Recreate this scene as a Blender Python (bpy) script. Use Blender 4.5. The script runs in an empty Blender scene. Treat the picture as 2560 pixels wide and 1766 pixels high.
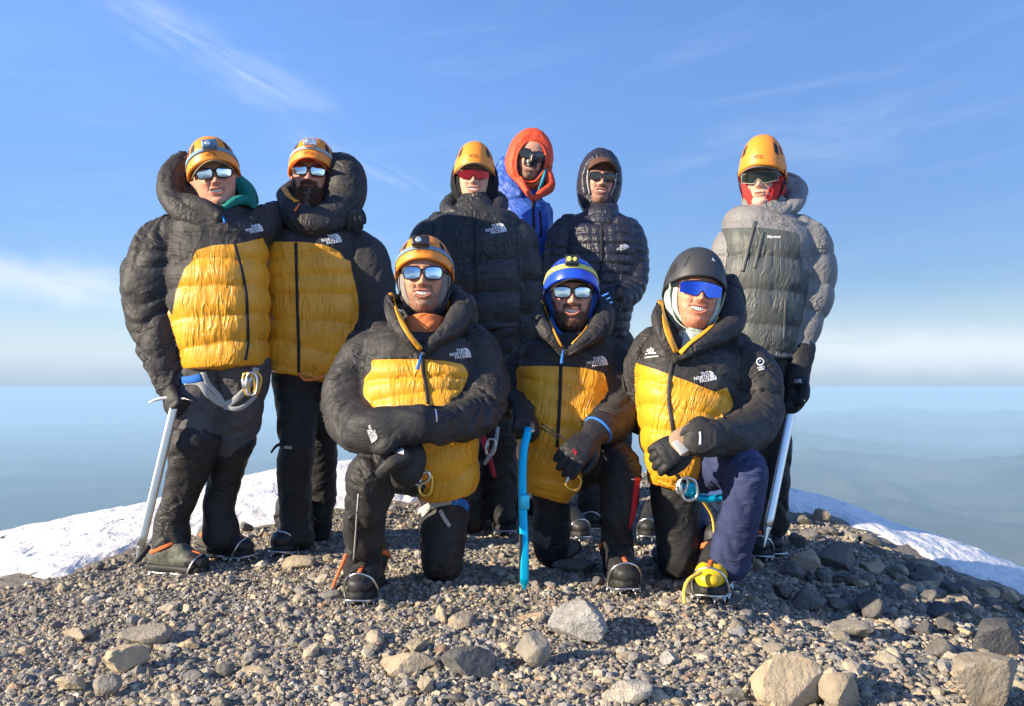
import bpy, bmesh, math, random
import numpy as np
from mathutils import Vector, Matrix
from mathutils.bvhtree import BVHTree
R = math.radians
# ------------------------------------------------------------------ camera, sky, sun
FPX = 2217.0            # focal length in photo pixels (2560 wide)
U0, V0 = 1280.0, 968.0  # principal point: the camera is level, the frame is shifted up a little
CZ = 1.0
sc = bpy.context.scene
COL = sc.collection
cam = bpy.data.cameras.new('camera'); camo = bpy.data.objects.new('camera', cam); COL.objects.link(camo)
camo.location = (0, 0, CZ); camo.rotation_euler = (R(90), 0, 0)
cam.sensor_width = 36; cam.lens = 36 * FPX / 2560.0
cam.shift_y = (V0 - 883.0) / 2560.0
cam.clip_start = 0.05; cam.clip_end = 600000
sc.camera = camo
sc.view_settings.view_transform = 'Standard'; sc.view_settings.look = 'None'
sc.view_settings.exposure = 1.06; sc.view_settings.gamma = 1.0
SUN_EL, SUN_AZ = 20.0, 25.0     # low sun from the left, a little on the photographer's side
td = Vector((math.cos(R(SUN_EL)) * math.cos(R(SUN_AZ)), math.cos(R(SUN_EL)) * math.sin(R(SUN_AZ)), -math.sin(R(SUN_EL))))
sl = bpy.data.lights.new('sun', 'SUN'); sl.energy = 5.0; sl.angle = R(0.55); sl.color = (1.0, 0.86, 0.66)
so = bpy.data.objects.new('sun', sl); COL.objects.link(so)
so.rotation_euler = td.to_track_quat('-Z', 'Y').to_euler()
world = bpy.data.worlds.new('World'); sc.world = world; world.use_nodes = True
def nn(nt, typ, **kw):
    n = nt.nodes.new(typ)
    for k, v in kw.items():
        if k.startswith('i_'): n.inputs[k[2:].replace('_', ' ')].default_value = v
        elif k.startswith('n_'): n.inputs[int(k[2:])].default_value = v
        else: setattr(n, k, v)
    return n
def mixc(nt, fac, a, b, blend='MIX'):
    n = nt.nodes.new('ShaderNodeMix'); n.data_type = 'RGBA'; n.blend_type = blend
    for s, v in ((n.inputs[0], fac), (n.inputs[6], a), (n.inputs[7], b)):
        if hasattr(v, 'is_linked') or hasattr(v, 'links'): nt.links.new(v, s)
        elif isinstance(v, tuple): s.default_value = (v + (1,))[:4]
        else: s.default_value = v
    return n.outputs[2]
def mth(nt, op, a, b=None, c=None, clamp=False):
    n = nt.nodes.new('ShaderNodeMath'); n.operation = op; n.use_clamp = clamp
    for i, v in enumerate((a, b, c)):
        if v is None: continue
        if hasattr(v, 'links'): nt.links.new(v, n.inputs[i])
        else: n.inputs[i].default_value = v
    return n.outputs[0]
def sstep(nt, v, lo, hi):
    n = nt.nodes.new('ShaderNodeMapRange'); n.interpolation_type = 'SMOOTHSTEP'
    nt.links.new(v, n.inputs[0]); n.inputs[1].default_value = lo; n.inputs[2].default_value = hi
    return n.outputs[0]
def build_world():
    nt = world.node_tree; nt.nodes.clear()
    out = nn(nt, 'ShaderNodeOutputWorld'); bg = nn(nt, 'ShaderNodeBackground')
    sky = nn(nt, 'ShaderNodeTexSky', sky_type='NISHITA', sun_disc=False, sun_elevation=R(SUN_EL), altitude=1200, air_density=1.0, dust_density=0.3, ozone_density=1.6)
    sky.sun_rotation = -math.atan2(-td.x, -td.y)
    tc = nn(nt, 'ShaderNodeTexCoord'); sp = nn(nt, 'ShaderNodeSeparateXYZ'); nt.links.new(tc.outputs['Generated'], sp.inputs[0])
    x, y, z = sp.outputs
    hs = nn(nt, 'ShaderNodeHueSaturation'); hs.inputs['Saturation'].default_value = 1.1; nt.links.new(sky.outputs[0], hs.inputs['Color'])
    base = mixc(nt, 1.0, hs.outputs[0], (0.86, 0.93, 1.15), 'MULTIPLY')
    # pale dust layer above the horizon
    elev = mth(nt, 'DIVIDE', z, mth(nt, 'SQRT', mth(nt, 'ADD', mth(nt, 'MULTIPLY', x, x), mth(nt, 'MULTIPLY', y, y))))
    az = mth(nt, 'ARCTAN2', x, y)
    dim = mth(nt, 'SUBTRACT', 1.0, mth(nt, 'MULTIPLY', sstep(nt, elev, 0.46, 0.03), 0.44))      # thin clear air at 4400 m
    lf = mth(nt, 'SUBTRACT', 1.0, mth(nt, 'MULTIPLY', mth(nt, 'MULTIPLY', sstep(nt, x, -0.05, -0.75), sstep(nt, elev, 0.5, 0.1)), 0.34))
    dv = nn(nt, 'ShaderNodeCombineXYZ')
    for i in range(3): nt.links.new(mth(nt, 'MULTIPLY', dim, lf), dv.inputs[i])
    base = mixc(nt, 1.0, base, dv.outputs[0], 'MULTIPLY')
    hz = sstep(nt, elev, 0.135, 0.02)
    base = mixc(nt, mth(nt, 'MULTIPLY', mth(nt, 'POWER', hz, 1.4), 0.85), base, (2.9, 3.45, 3.95))
    base = mixc(nt, mth(nt, 'MULTIPLY', sstep(nt, elev, 0.040, -0.001), 0.9), base, (1.95, 2.55, 3.3))
    # cirrus: a long streak, a band low on the left and thin wisps on the right
    cv = nn(nt, 'ShaderNodeCombineXYZ'); nt.links.new(az, cv.inputs[0]); nt.links.new(elev, cv.inputs[1])
    def noise(sx, sy, scale, det, rot=0.0, off=0.0, dist=0.0):
        m0 = nn(nt, 'ShaderNodeMapping'); nt.links.new(cv.outputs[0], m0.inputs[0]); m0.inputs['Rotation'].default_value = (0, 0, rot)
        m = nn(nt, 'ShaderNodeMapping'); nt.links.new(m0.outputs[0], m.inputs[0])
        m.inputs['Scale'].default_value = (sx, sy, 1); m.inputs['Location'].default_value = (off, off * .7, 0)
        n = nn(nt, 'ShaderNodeTexNoise'); n.inputs['Scale'].default_value = scale; n.inputs['Detail'].default_value = det; n.inputs['Distortion'].default_value = dist
        n.inputs['Roughness'].default_value = .62
        nt.links.new(m.outputs[0], n.inputs['Vector']); return n.outputs['Fac']
    def line(ax, ey, bx, by, w):    # distance from a line a->b in (azimuth, elevation), masked at both ends
        dx, dy = bx - ax, by - ey; L = math.hypot(dx, dy); dx /= L; dy /= L
        rx = mth(nt, 'SUBTRACT', az, ax); ry = mth(nt, 'SUBTRACT', elev, ey)
        al = mth(nt, 'ADD', mth(nt, 'MULTIPLY', rx, dx), mth(nt, 'MULTIPLY', ry, dy))
        wob = mth(nt, 'MULTIPLY', mth(nt, 'SUBTRACT', noise(1, 1, 9, 3), 0.5), w * 1.6)
        pe = mth(nt, 'ABSOLUTE', mth(nt, 'ADD', wob, mth(nt, 'SUBTRACT', mth(nt, 'MULTIPLY', rx, -dy), mth(nt, 'MULTIPLY', ry, -dx))))
        f = sstep(nt, pe, w, 0.0)
        e = mth(nt, 'MULTIPLY', sstep(nt, al, -0.05, L * .25), sstep(nt, al, L * 1.15, L * .6))
        return mth(nt, 'MULTIPLY', f, e)
    def E(u, v):
        t = (u - U0) / FPX; a = math.atan(t); return a, (V0 - v) / FPX * math.cos(a)
    a, b = E(290, -10), E(840, 310)
    d_st = math.atan2(b[1] - a[1], b[0] - a[0])
    s1 = mth(nt, 'MULTIPLY', line(*a, *b, 0.040), sstep(nt, noise(2.2, 14, 4, 6, -d_st, 1.3, .5), .22, .85))
    a, b = E(700, 340), E(1120, 480)
    s2 = mth(nt, 'MULTIPLY', line(*a, *b, 0.022), sstep(nt, noise(3, 22, 5, 5, -d_st, 5.3), .35, .8))
    a, b = E(1650, 420), E(2420, 290)
    d2 = math.atan2(b[1] - a[1], b[0] - a[0])
    s3 = mth(nt, 'MULTIPLY', line(*a, *b, 0.05), sstep(nt, noise(2, 9, 4, 6, -d2, 2.1, .6), .3, .9))
    a, b = E(-300, 640), E(420, 740)
    s4 = mth(nt, 'MULTIPLY', line(*a, *b, 0.034), sstep(nt, noise(2, 16, 4, 5, .12, 7.1, .3), .15, .5))
    a, b = E(1900, 868), E(2900, 885)
    s5 = mth(nt, 'MULTIPLY', line(*a, *b, 0.034), sstep(nt, noise(1.5, 22, 4, 5, .02, 4.4, .2), .1, .5))
    gen = mth(nt, 'MULTIPLY', sstep(nt, noise(1.2, 7, 3.2, 6, -.18, 9.0, .8), .45, .95), 0.12)
    c = mth(nt, 'MULTIPLY', s1, .42)
    for s, k in ((s2, .25), (s3, .20), (s4, .6), (s5, .5), (gen, 1.0)):
        c = mth(nt, 'ADD', c, mth(nt, 'MULTIPLY', s, k), clamp=True)
    base = mixc(nt, c, base, (4.0, 4.3, 4.75))
    nt.links.new(base, bg.inputs[0]); bg.inputs[1].default_value = 0.114
    nt.links.new(bg.outputs[0], out.inputs[0])
build_world()
sc.cycles.max_bounces = 5; sc.cycles.diffuse_bounces = 2; sc.cycles.glossy_bounces = 2; sc.cycles.transmission_bounces = 2
sc.cycles.volume_bounces = 4; sc.cycles.transparent_max_bounces = 6
sc.cycles.sample_clamp_indirect = 4
sc.cycles.use_denoising = True

# ------------------------------------------------------------------ helpers
def W(u, v, d): return Vector(((u - U0) * d / FPX, d, CZ - (v - V0) * d / FPX))
def Wn(u, v, d):
    u = np.asarray(u, float); v = np.asarray(v, float); d = np.asarray(d, float)
    return np.stack([(u - U0) * d / FPX, d + 0 * u, CZ - (v - V0) * d / FPX], -1)
def px(P): return U0 + P[:, 0] / P[:, 1] * FPX, V0 - (P[:, 2] - CZ) / P[:, 1] * FPX
def smin01(x, a, b): t = np.clip((x - a) / (b - a), 0, 1); return t * t * (3 - 2 * t)
def _h(ix, iy, iz, s):
    h = (ix.astype(np.int64) * 374761393 + iy.astype(np.int64) * 668265263 + iz.astype(np.int64) * 2147483647 + s * 974634777) & 0xffffffff
    h = ((h ^ (h >> 13)) * 1274126177) & 0xffffffff
    h = ((h ^ (h >> 16)) * 2246822519) & 0xffffffff
    return ((h ^ (h >> 15)) & 0xffffff) / float(0xffffff)
def vn(P, s=0):     # value noise 0..1
    f = np.floor(P); t = P - f; t = t * t * (3 - 2 * t); i = f.astype(np.int64); r = 0
    for a in (0, 1):
        for b in (0, 1):
            for c in (0, 1):
                w = (t[:, 0] if a else 1 - t[:, 0]) * (t[:, 1] if b else 1 - t[:, 1]) * (t[:, 2] if c else 1 - t[:, 2])
                r = r + w * _h(i[:, 0] + a, i[:, 1] + b, i[:, 2] + c, s)
    return r
def fbm(P, o=4, s=0, g=.5):
    r = 0; a = 1; t = 0
    for k in range(o): r = r + a * vn(P * 2 ** k, s + k * 17); t += a; a *= g
    return r / t
def ridge(P, o=3, s=0):
    r = 0; a = 1; t = 0
    for k in range(o): r = r + a * (1 - np.abs(2 * vn(P * 1.9 ** k, s + 31 * k) - 1)); t += a; a *= .5
    return r / t
def mesh(name, V, Fa, mats=(), parent=None, smooth=True, mi=None, attrs=None):
    V = np.asarray(V, np.float32); me = bpy.data.meshes.new(name)
    if isinstance(Fa, np.ndarray):
        n, k = Fa.shape; loops = Fa.ravel().astype(np.int32); st = np.arange(n, dtype=np.int32) * k; tot = np.full(n, k, np.int32)
    else:
        tot = np.array([len(f) for f in Fa], np.int32); n = len(Fa)
        loops = np.array([i for f in Fa for i in f], np.int32); st = np.concatenate([[0], np.cumsum(tot)[:-1]]).astype(np.int32)
    me.vertices.add(len(V)); me.vertices.foreach_set('co', V.ravel())
    me.loops.add(len(loops)); me.loops.foreach_set('vertex_index', loops)
    me.polygons.add(n); me.polygons.foreach_set('loop_start', st); me.polygons.foreach_set('loop_total', tot)
    if mi is not None: me.polygons.foreach_set('material_index', np.asarray(mi, np.int32))
    me.update(calc_edges=True); me.validate()
    me.polygons.foreach_set('use_smooth', np.full(len(me.polygons), bool(smooth)))
    for m in (mats if isinstance(mats, (list, tuple)) else [mats]): me.materials.append(m)
    for an, (ty, arr) in (attrs or {}).items():
        at = me.attributes.new(an, ty, 'POINT')
        at.data.foreach_set('color' if ty == 'FLOAT_COLOR' else 'vector' if ty in ('FLOAT_VECTOR', 'FLOAT2') else 'value', np.asarray(arr, np.float32).ravel())
    o = bpy.data.objects.new(name, me); COL.objects.link(o)
    if parent is not None: o.parent = parent
    return o
def tag(o, label=None, cat=None, group=None, kind=None):
    for k, v in (('label', label), ('category', cat), ('group', group), ('kind', kind)):
        if v: o[k] = v
    return o
def empty(name, loc, label=None, cat=None, group=None):
    o = bpy.data.objects.new(name, None); COL.objects.link(o); o.location = loc; o.empty_display_size = .1
    return tag(o, label, cat, group)
def part(name, V, Fa, mats, root, **k):
    """a mesh given in world coordinates, parented to a root Empty (or to a part of it)"""
    off = np.zeros(3); p = root
    while p is not None:
        off += np.array(p.location); p = p.parent
    o = mesh(name, np.asarray(V) - off, Fa, mats, root, **k)
    return o
# ---- materials
MATS = {}
def principled(name, color, rough=.6, spec=.5, metal=0.0, sheen=0.0, coat=0.0):
    m = bpy.data.materials.new(name); m.use_nodes = True; nt = m.node_tree
    b = nt.nodes['Principled BSDF']; b.inputs['Base Color'].default_value = (*color, 1); b.inputs['Roughness'].default_value = rough
    b.inputs['Specular IOR Level'].default_value = spec; b.inputs['Metallic'].default_value = metal
    if sheen: b.inputs['Sheen Weight'].default_value = sheen; b.inputs['Sheen Roughness'].default_value = .4
    if coat: b.inputs['Coat Weight'].default_value = coat; b.inputs['Coat Roughness'].default_value = .12
    MATS[name] = m
    return m, nt, b
def attr_vec(nt, a='quv'): n = nn(nt, 'ShaderNodeAttribute', attribute_name=a); return n.outputs['Vector']
def noise_n(nt, vec, scale, sc3=(1, 1, 1), det=4, rough=.55, dist=0.0):
    m = nn(nt, 'ShaderNodeMapping'); m.inputs['Scale'].default_value = sc3
    nt.links.new(vec, m.inputs[0])
    n = nn(nt, 'ShaderNodeTexNoise'); n.inputs['Scale'].default_value = scale; n.inputs['Detail'].default_value = det
    n.inputs['Roughness'].default_value = rough; n.inputs['Distortion'].default_value = dist
    nt.links.new(m.outputs[0], n.inputs['Vector']); return n.outputs['Fac']
def bump(nt, b, h, dist, strength=1.0, prev=None):
    n = nn(nt, 'ShaderNodeBump'); n.inputs['Distance'].default_value = dist; n.inputs['Strength'].default_value = strength
    nt.links.new(h, n.inputs['Height'])
    if prev is not None: nt.links.new(prev, n.inputs['Normal'])
    nt.links.new(n.outputs[0], b.inputs['Normal']); return n.outputs[0]
def fabric(name, color, rough=.55, spec=.35, puck=1.0, fine=1.0, var=.12, sheen=0.0, along=(60, 9), mot=None, sparse=None, cross=.5):
    """woven nylon: creases run across the quilting (attribute quv = metres around, metres along)"""
    m, nt, b = principled(name, color, rough, spec, sheen=sheen)
    q = attr_vec(nt); tc = nn(nt, 'ShaderNodeTexCoord'); ob = tc.outputs['Object']
    cre = noise_n(nt, q, 1.0, (along[0], along[1], 1), 3, .6, .8)
    r = mth(nt, 'SUBTRACT', 1.0, mth(nt, 'MULTIPLY', mth(nt, 'ABSOLUTE', mth(nt, 'SUBTRACT', cre, .5)), 3.2))
    if sparse:      # a few long crisp creases with calm cloth between them
        n2 = noise_n(nt, q, 1.0, (sparse[0], sparse[1], 1), 2, .5, 1.6); msk = sstep(nt, noise_n(nt, ob, 7, (1, 1, 1), 2), .42, .62)
        l = mth(nt, 'MAXIMUM', mth(nt, 'SUBTRACT', 1.0, mth(nt, 'MULTIPLY', mth(nt, 'ABSOLUTE', mth(nt, 'SUBTRACT', n2, .5)), 8.0)), 0.0)
        n3 = noise_n(nt, q, 1.0, (sparse[1] * .8, sparse[0] * 1.6, 1), 2, .5, 1.2); l3 = mth(nt, 'MAXIMUM', mth(nt, 'SUBTRACT', 1.0, mth(nt, 'MULTIPLY', mth(nt, 'ABSOLUTE', mth(nt, 'SUBTRACT', n3, .5)), 10.0)), 0.0)
        r = mth(nt, 'ADD', mth(nt, 'MULTIPLY', r, .4), mth(nt, 'MULTIPLY', mth(nt, 'ADD', l, mth(nt, 'MULTIPLY', l3, cross)), mth(nt, 'ADD', mth(nt, 'MULTIPLY', msk, .95), .15)))
    n1 = bump(nt, b, r, .0028 * puck)
    fi = noise_n(nt, ob, 60, (1, 1, 1), 4, .6, .3)
    bump(nt, b, fi, .0012 * fine, prev=n1)
    v = noise_n(nt, ob, 11, (1, 1, 1), 4)
    d = tuple(c * (1 - var) for c in color); l = tuple(min(1, c * (1 + var)) for c in color)
    nt.links.new(mixc(nt, sstep(nt, v, .3, .7), d, mot or l), b.inputs['Base Color'])
    return m
def plain(name, color, rough=.6, spec=.4, metal=0.0, bscale=0, bdist=.001, coat=0.0, var=.0):
    m, nt, b = principled(name, color, rough, spec, metal, coat=coat)
    tc = nn(nt, 'ShaderNodeTexCoord')
    if bscale: bump(nt, b, noise_n(nt, tc.outputs['Object'], bscale, det=4), bdist)
    if var:
        v = noise_n(nt, tc.outputs['Object'], 30, det=5, rough=.7)
        nt.links.new(mixc(nt, sstep(nt, v, .35, .7), tuple(c * (1 - var) for c in color), tuple(min(1, c * (1 + var * .5)) for c in color)), b.inputs['Base Color'])
    return m
# ---- tubes in photo coordinates
def crom(P, sub):
    P = np.asarray(P, float); n = len(P)
    if n == 2: t = np.linspace(0, 1, sub + 1)[:, None]; return P[0] * (1 - t) + P[1] * t
    Q = np.vstack([2 * P[0] - P[1], P, 2 * P[-1] - P[-2]]); out = []
    for i in range(n - 1):
        p0, p1, p2, p3 = Q[i:i + 4]
        for k in range(sub):
            t = k / sub
            out.append(.5 * (2 * p1 + (p2 - p0) * t + (2 * p0 - 5 * p1 + 4 * p2 - p3) * t * t + (3 * p1 - p0 - 3 * p2 + p3) * t ** 3))
    out.append(P[-1]); return np.array(out)
HK = 1.0
class Tube:
    """a closed sweep: stations (x,y,z,rw,rd); ex = superellipse exponent"""
    def __init__(s, st, n=26, sub=5, ex=2.2, cap=(.9, .9), flat=None):
        A = crom(st, sub); A[:, 3:] = np.maximum(A[:, 3:], .002)
        P = A[:, :3]; T = np.gradient(P, axis=0); L = np.linalg.norm(T, axis=1, keepdims=True); L[L < 1e-9] = 1e-9; T = T / L
        S = []; prev = None; yv = np.array([0, 1.0, 0])
        if flat is not None: yv = np.array(flat, float)
        for t in T:
            c = np.cross(t, yv); l = np.linalg.norm(c)
            if prev is not None:
                pr = prev - t * prev.dot(t); pr /= max(1e-9, np.linalg.norm(pr))
                if l < .55: c = pr if l < .2 else (c / l * (l - .2) / .35 + pr * (1 - (l - .2) / .35) if c.dot(pr) > 0 else pr)
                elif c.dot(pr) < 0: c = -c
            elif l < 1e-3: c = np.array([1.0, 0, 0])
            c = c - t * c.dot(t); c = c / np.linalg.norm(c); S.append(c); prev = c
        S = np.array(S); Dv = np.cross(S, T)
        s.P, s.T, s.S, s.D, s.rw, s.rd = P, T, S, Dv, A[:, 3], A[:, 4]
        s.L = np.concatenate([[0], np.cumsum(np.linalg.norm(np.diff(P, axis=0), axis=1))])
        a = np.arange(n) / n * 2 * math.pi; ca, sa = np.cos(a), np.sin(a); e = 2.0 / ex
        cx = np.sign(ca) * np.abs(ca) ** e; sx = np.sign(sa) * np.abs(sa) ** e
        rings = []
        def ring(i, k, off):
            rings.append(P[i] + T[i] * off + S[i] * (cx * s.rw[i] * k)[:, None] + Dv[i] * (sx * s.rd[i] * k)[:, None])
        r0, r1 = min(s.rw[0], s.rd[0]) * cap[0], min(s.rw[-1], s.rd[-1]) * cap[1]
        for th in (75, 50, 25): ring(0, math.cos(R(th)), -r0 * math.sin(R(th)))
        for i in range(len(P)): ring(i, 1, 0)
        for th in (25, 50, 75): ring(-1, math.cos(R(th)), r1 * math.sin(R(th)))
        V = np.vstack(rings); m = len(rings)
        i0 = (np.arange(m - 1)[:, None] * n + np.arange(n)[None]).ravel(); j0 = (np.arange(m - 1)[:, None] * n + (np.arange(n)[None] + 1) % n).ravel()
        F = np.stack([i0, j0, j0 + n, i0 + n], 1)
        V = np.vstack([V, P[0] - T[0] * r0, P[-1] + T[-1] * r1]); a0, a1 = len(V) - 2, len(V) - 1
        s.V = V; s.F = [tuple(f) for f in F] + [(a0, (k + 1) % n, k) for k in range(n)] + [(a1, (m - 1) * n + k, (m - 1) * n + (k + 1) % n) for k in range(n)]
    def near(s, Q):     # normalised distance, arc length, angle for points Q
        d = np.empty((len(Q), len(s.P)))
        for i in range(len(s.P)):
            r = Q - s.P[i]; d[:, i] = (r @ s.T[i]) ** 2 / (s.rw[i] * s.rd[i]) + (r @ s.S[i]) ** 2 / s.rw[i] ** 2 + (r @ s.D[i]) ** 2 / s.rd[i] ** 2
        k = d.argmin(1); r = Q - s.P[k]
        along = s.L[k] + (r * s.T[k]).sum(1)
        ang = np.arctan2((r * s.D[k]).sum(1) / s.rd[k], (r * s.S[k]).sum(1) / s.rw[k])
        return np.sqrt(d[np.arange(len(Q)), k]), along, ang, (s.rw[k] + s.rd[k]) / 2
def pt(st, D, **k):     # stations (u, v, dy, rw_px[, rd_px]) at depth D
    A = []
    for q in st:
        u, v, dy, rw = q[:4]; rd = q[4] if len(q) > 4 else rw; d = D + dy
        p = W(u, v, d); A.append((*p, rw * D / FPX, rd * D / FPX))
    return Tube(A, **k)
def joinVF(parts):
    V = []; F = []; o = 0
    for v, f in parts:
        V.append(np.asarray(v)); F += [tuple(int(i) + o for i in q) for q in f]; o += len(v)
    return np.vstack(V), F
def remesh(parts, vox, smooth=2):
    V, F = joinVF([(p.V, p.F) if isinstance(p, Tube) else p for p in parts])
    me = bpy.data.meshes.new('t'); me.from_pydata(V.tolist(), [], F); me.update()
    o = bpy.data.objects.new('t', me); COL.objects.link(o)
    m = o.modifiers.new('r', 'REMESH'); m.mode = 'VOXEL'; m.voxel_size = vox
    dg = bpy.context.evaluated_depsgraph_get(); ev = o.evaluated_get(dg); m2 = ev.to_mesh()
    n = len(m2.vertices); V = np.empty(n * 3, np.float32); m2.vertices.foreach_get('co', V); V = V.reshape(-1, 3).astype(float)
    L = np.empty(len(m2.loops), np.int32); m2.loops.foreach_get('vertex_index', L)
    tot = np.empty(len(m2.polygons), np.int32); m2.polygons.foreach_get('loop_total', tot)
    ev.to_mesh_clear(); bpy.data.objects.remove(o); bpy.data.meshes.remove(me)
    if (tot == 4).all(): F = L.reshape(-1, 4)
    else:
        st = np.concatenate([[0], np.cumsum(tot)[:-1]]); F = np.array([[L[a], L[a + 1], L[a + 2], L[a + t - 1]] for a, t in zip(st, tot)])
    for _ in range(smooth): V = lap(V, F)
    return V, F
def edges_of(F):
    k = F.shape[1]; E = np.vstack([F[:, [i, (i + 1) % k]] for i in range(k)]); return E
def lapf(X, F, w=.5):
    E = edges_of(F); n = len(X); c = np.bincount(E[:, 0], minlength=n) + np.bincount(E[:, 1], minlength=n)
    X2 = X.reshape(n, -1); out = np.empty_like(X2, float)
    for j in range(X2.shape[1]):
        out[:, j] = (np.bincount(E[:, 0], X2[E[:, 1], j], n) + np.bincount(E[:, 1], X2[E[:, 0], j], n)) / np.maximum(c, 1)
    return (X2 * (1 - w) + out * w).reshape(X.shape)
def lap(V, F, w=.5): return lapf(V, F, w)
def normals(V, F):
    a = V[F[:, 2]] - V[F[:, 0]]; b = V[F[:, 3 if F.shape[1] > 3 else 1]] - V[F[:, 1 if F.shape[1] > 3 else 0]]
    fn = np.cross(a, b) if F.shape[1] > 3 else -np.cross(a, b); N = np.zeros_like(V)
    for k in range(F.shape[1]):
        for j in range(3): N[:, j] += np.bincount(F[:, k], fn[:, j], len(V))
    return N / np.maximum(1e-12, np.linalg.norm(N, axis=1, keepdims=True))
def bvh(V, F): return BVHTree.FromPolygons([tuple(v) for v in np.asarray(V, float)], [tuple(int(i) for i in f) for f in F])
CAMP = Vector((0, 0, CZ))
def cast(tree, u, v, far=None):
    d = (W(u, v, 1.0) - CAMP).normalized(); h = tree.ray_cast(CAMP, d)
    if h[0] is None: return None
    n = h[1]; n = -n if n.dot(d) > 0 else n
    return np.array(h[0]), np.array(n)
def drape(tree, pts, w, th=.003, sub=6, lift=.0, fallback=None, wrap=0):
    """a ribbon laid on a surface along photo points; w in metres"""
    A = crom(np.array(pts, float), sub); P = []; N = []
    for u, v in A[:, :2]:
        h = cast(tree, u, v)
        if h is None: continue
        if P and np.linalg.norm(h[0] - P[-1]) > .12: continue
        P.append(h[0]); N.append(h[1])
    if len(P) < 3: return None
    P = np.array(P); N = np.array(N)
    for _ in range(2):
        N[1:-1] = (N[:-2] + N[1:-1] + N[2:]) / 3; P[1:-1] = (P[:-2] + 2 * P[1:-1] + P[2:]) / 4
    N /= np.linalg.norm(N, axis=1, keepdims=True)
    T = np.gradient(P, axis=0); T /= np.maximum(1e-9, np.linalg.norm(T, axis=1, keepdims=True)); B = np.cross(T, N); B /= np.maximum(1e-9, np.linalg.norm(B, axis=1, keepdims=True))
    return ribbon(P + N * lift, N, B, w, th)
def ribbon(P, N, B, w, th):
    w = np.broadcast_to(w, (len(P),))[:, None] / 2
    prof = [(-1, -.6), (-1, .5), (-.75, 1), (.75, 1), (1, .5), (1, -.6)]
    V = np.stack([P + B * w * a + N * th * b for a, b in prof], 1).reshape(-1, 3); k = len(prof); F = []
    for i in range(len(P) - 1):
        for j in range(k): F.append((i * k + j, i * k + (j + 1) % k, (i + 1) * k + (j + 1) % k, (i + 1) * k + j))
    F += [tuple(range(k))[::-1], tuple((len(P) - 1) * k + j for j in range(k))]
    return V, F
def wire(P, r, n=8, sub=4, closed=False):
    """round wire through world points"""
    P = np.array([tuple(p) for p in P], float)
    if closed: P = np.vstack([P, P[:1]])
    r = np.broadcast_to(r, (len(P),))
    t = Tube([(*p, q, q) for p, q in zip(P, r)], n=n, sub=sub, ex=2, cap=(.6, .6)); return t.V, t.F
def box(c, s, M=None, bev=.12):
    bm = bmesh.new(); bmesh.ops.create_cube(bm, size=1)
    for v in bm.verts: v.co = Vector((v.co.x * s[0], v.co.y * s[1], v.co.z * s[2]))
    if bev: bmesh.ops.bevel(bm, geom=list(bm.edges), offset=min(s) * bev, segments=2, affect='EDGES', profile=.5)
    V = np.array([tuple(v.co + Vector(c)) for v in bm.verts]); bm.verts.index_update(); F = [tuple(v.index for v in f.verts) for f in bm.faces]; bm.free()
    if M is not None: V = xf(M, V)
    return V, F
def xf(M, V): A = np.array(M); return np.asarray(V) @ A[:3, :3].T + A[:3, 3]
def frame(o, x, z):
    """matrix with local x along x and local z near z"""
    x = Vector(x).normalized(); z = Vector(z); z = (z - x * z.dot(x)).normalized(); y = z.cross(x)
    return Matrix(((x.x, y.x, z.x, o[0]), (x.y, y.y, z.y, o[1]), (x.z, y.z, z.z, o[2]), (0, 0, 0, 1)))
def text_vf(s, size=1.0, bold=.02, shear=0.0, align='LEFT', ex=.0):
    c = bpy.data.curves.new('t', 'FONT'); c.body = s; c.size = size; c.offset = bold; c.shear = shear; c.align_x = align; c.extrude = ex; c.resolution_u = 2
    o = bpy.data.objects.new('t', c); COL.objects.link(o); dg = bpy.context.evaluated_depsgraph_get()
    me = o.evaluated_get(dg).to_mesh(); V = np.array([tuple(v.co) for v in me.vertices]).reshape(-1, 3); F = [tuple(p.vertices) for p in me.polygons]
    o.evaluated_get(dg).to_mesh_clear(); bpy.data.objects.remove(o); bpy.data.curves.remove(c); return V, F
def tri_sub(V, F, n=1):
    bm = bmesh.new(); vs = [bm.verts.new(v) for v in V]
    for f in F:
        try: bm.faces.new([vs[i] for i in f])
        except ValueError: pass
    for _ in range(n): bmesh.ops.subdivide_edges(bm, edges=[e for e in bm.edges if e.calc_length() > .04], cuts=1)
    bmesh.ops.triangulate(bm, faces=bm.faces); bm.verts.index_update()
    V = np.array([tuple(v.co) for v in bm.verts]); F = [tuple(v.index for v in f.verts) for f in bm.faces]; bm.free(); return V, F
def print_on(tree, VF, u, v, scale, ang=0.0, lift=.002, squash=1.0):
    """lay flat artwork (x right, y up, unit 1) on a surface; scale = photo pixels per unit"""
    V, F = VF; c, s = math.cos(R(ang)), math.sin(R(ang)); out = []; last = None
    for p in V:
        x, y = p[0] * scale * squash, -p[1] * scale
        h = cast(tree, u + x * c + y * s, v - x * s + y * c)
        if h is None: h = last
        if h is None: return None
        out.append(h[0] + h[1] * lift); last = h
    return np.array(out), F
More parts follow.
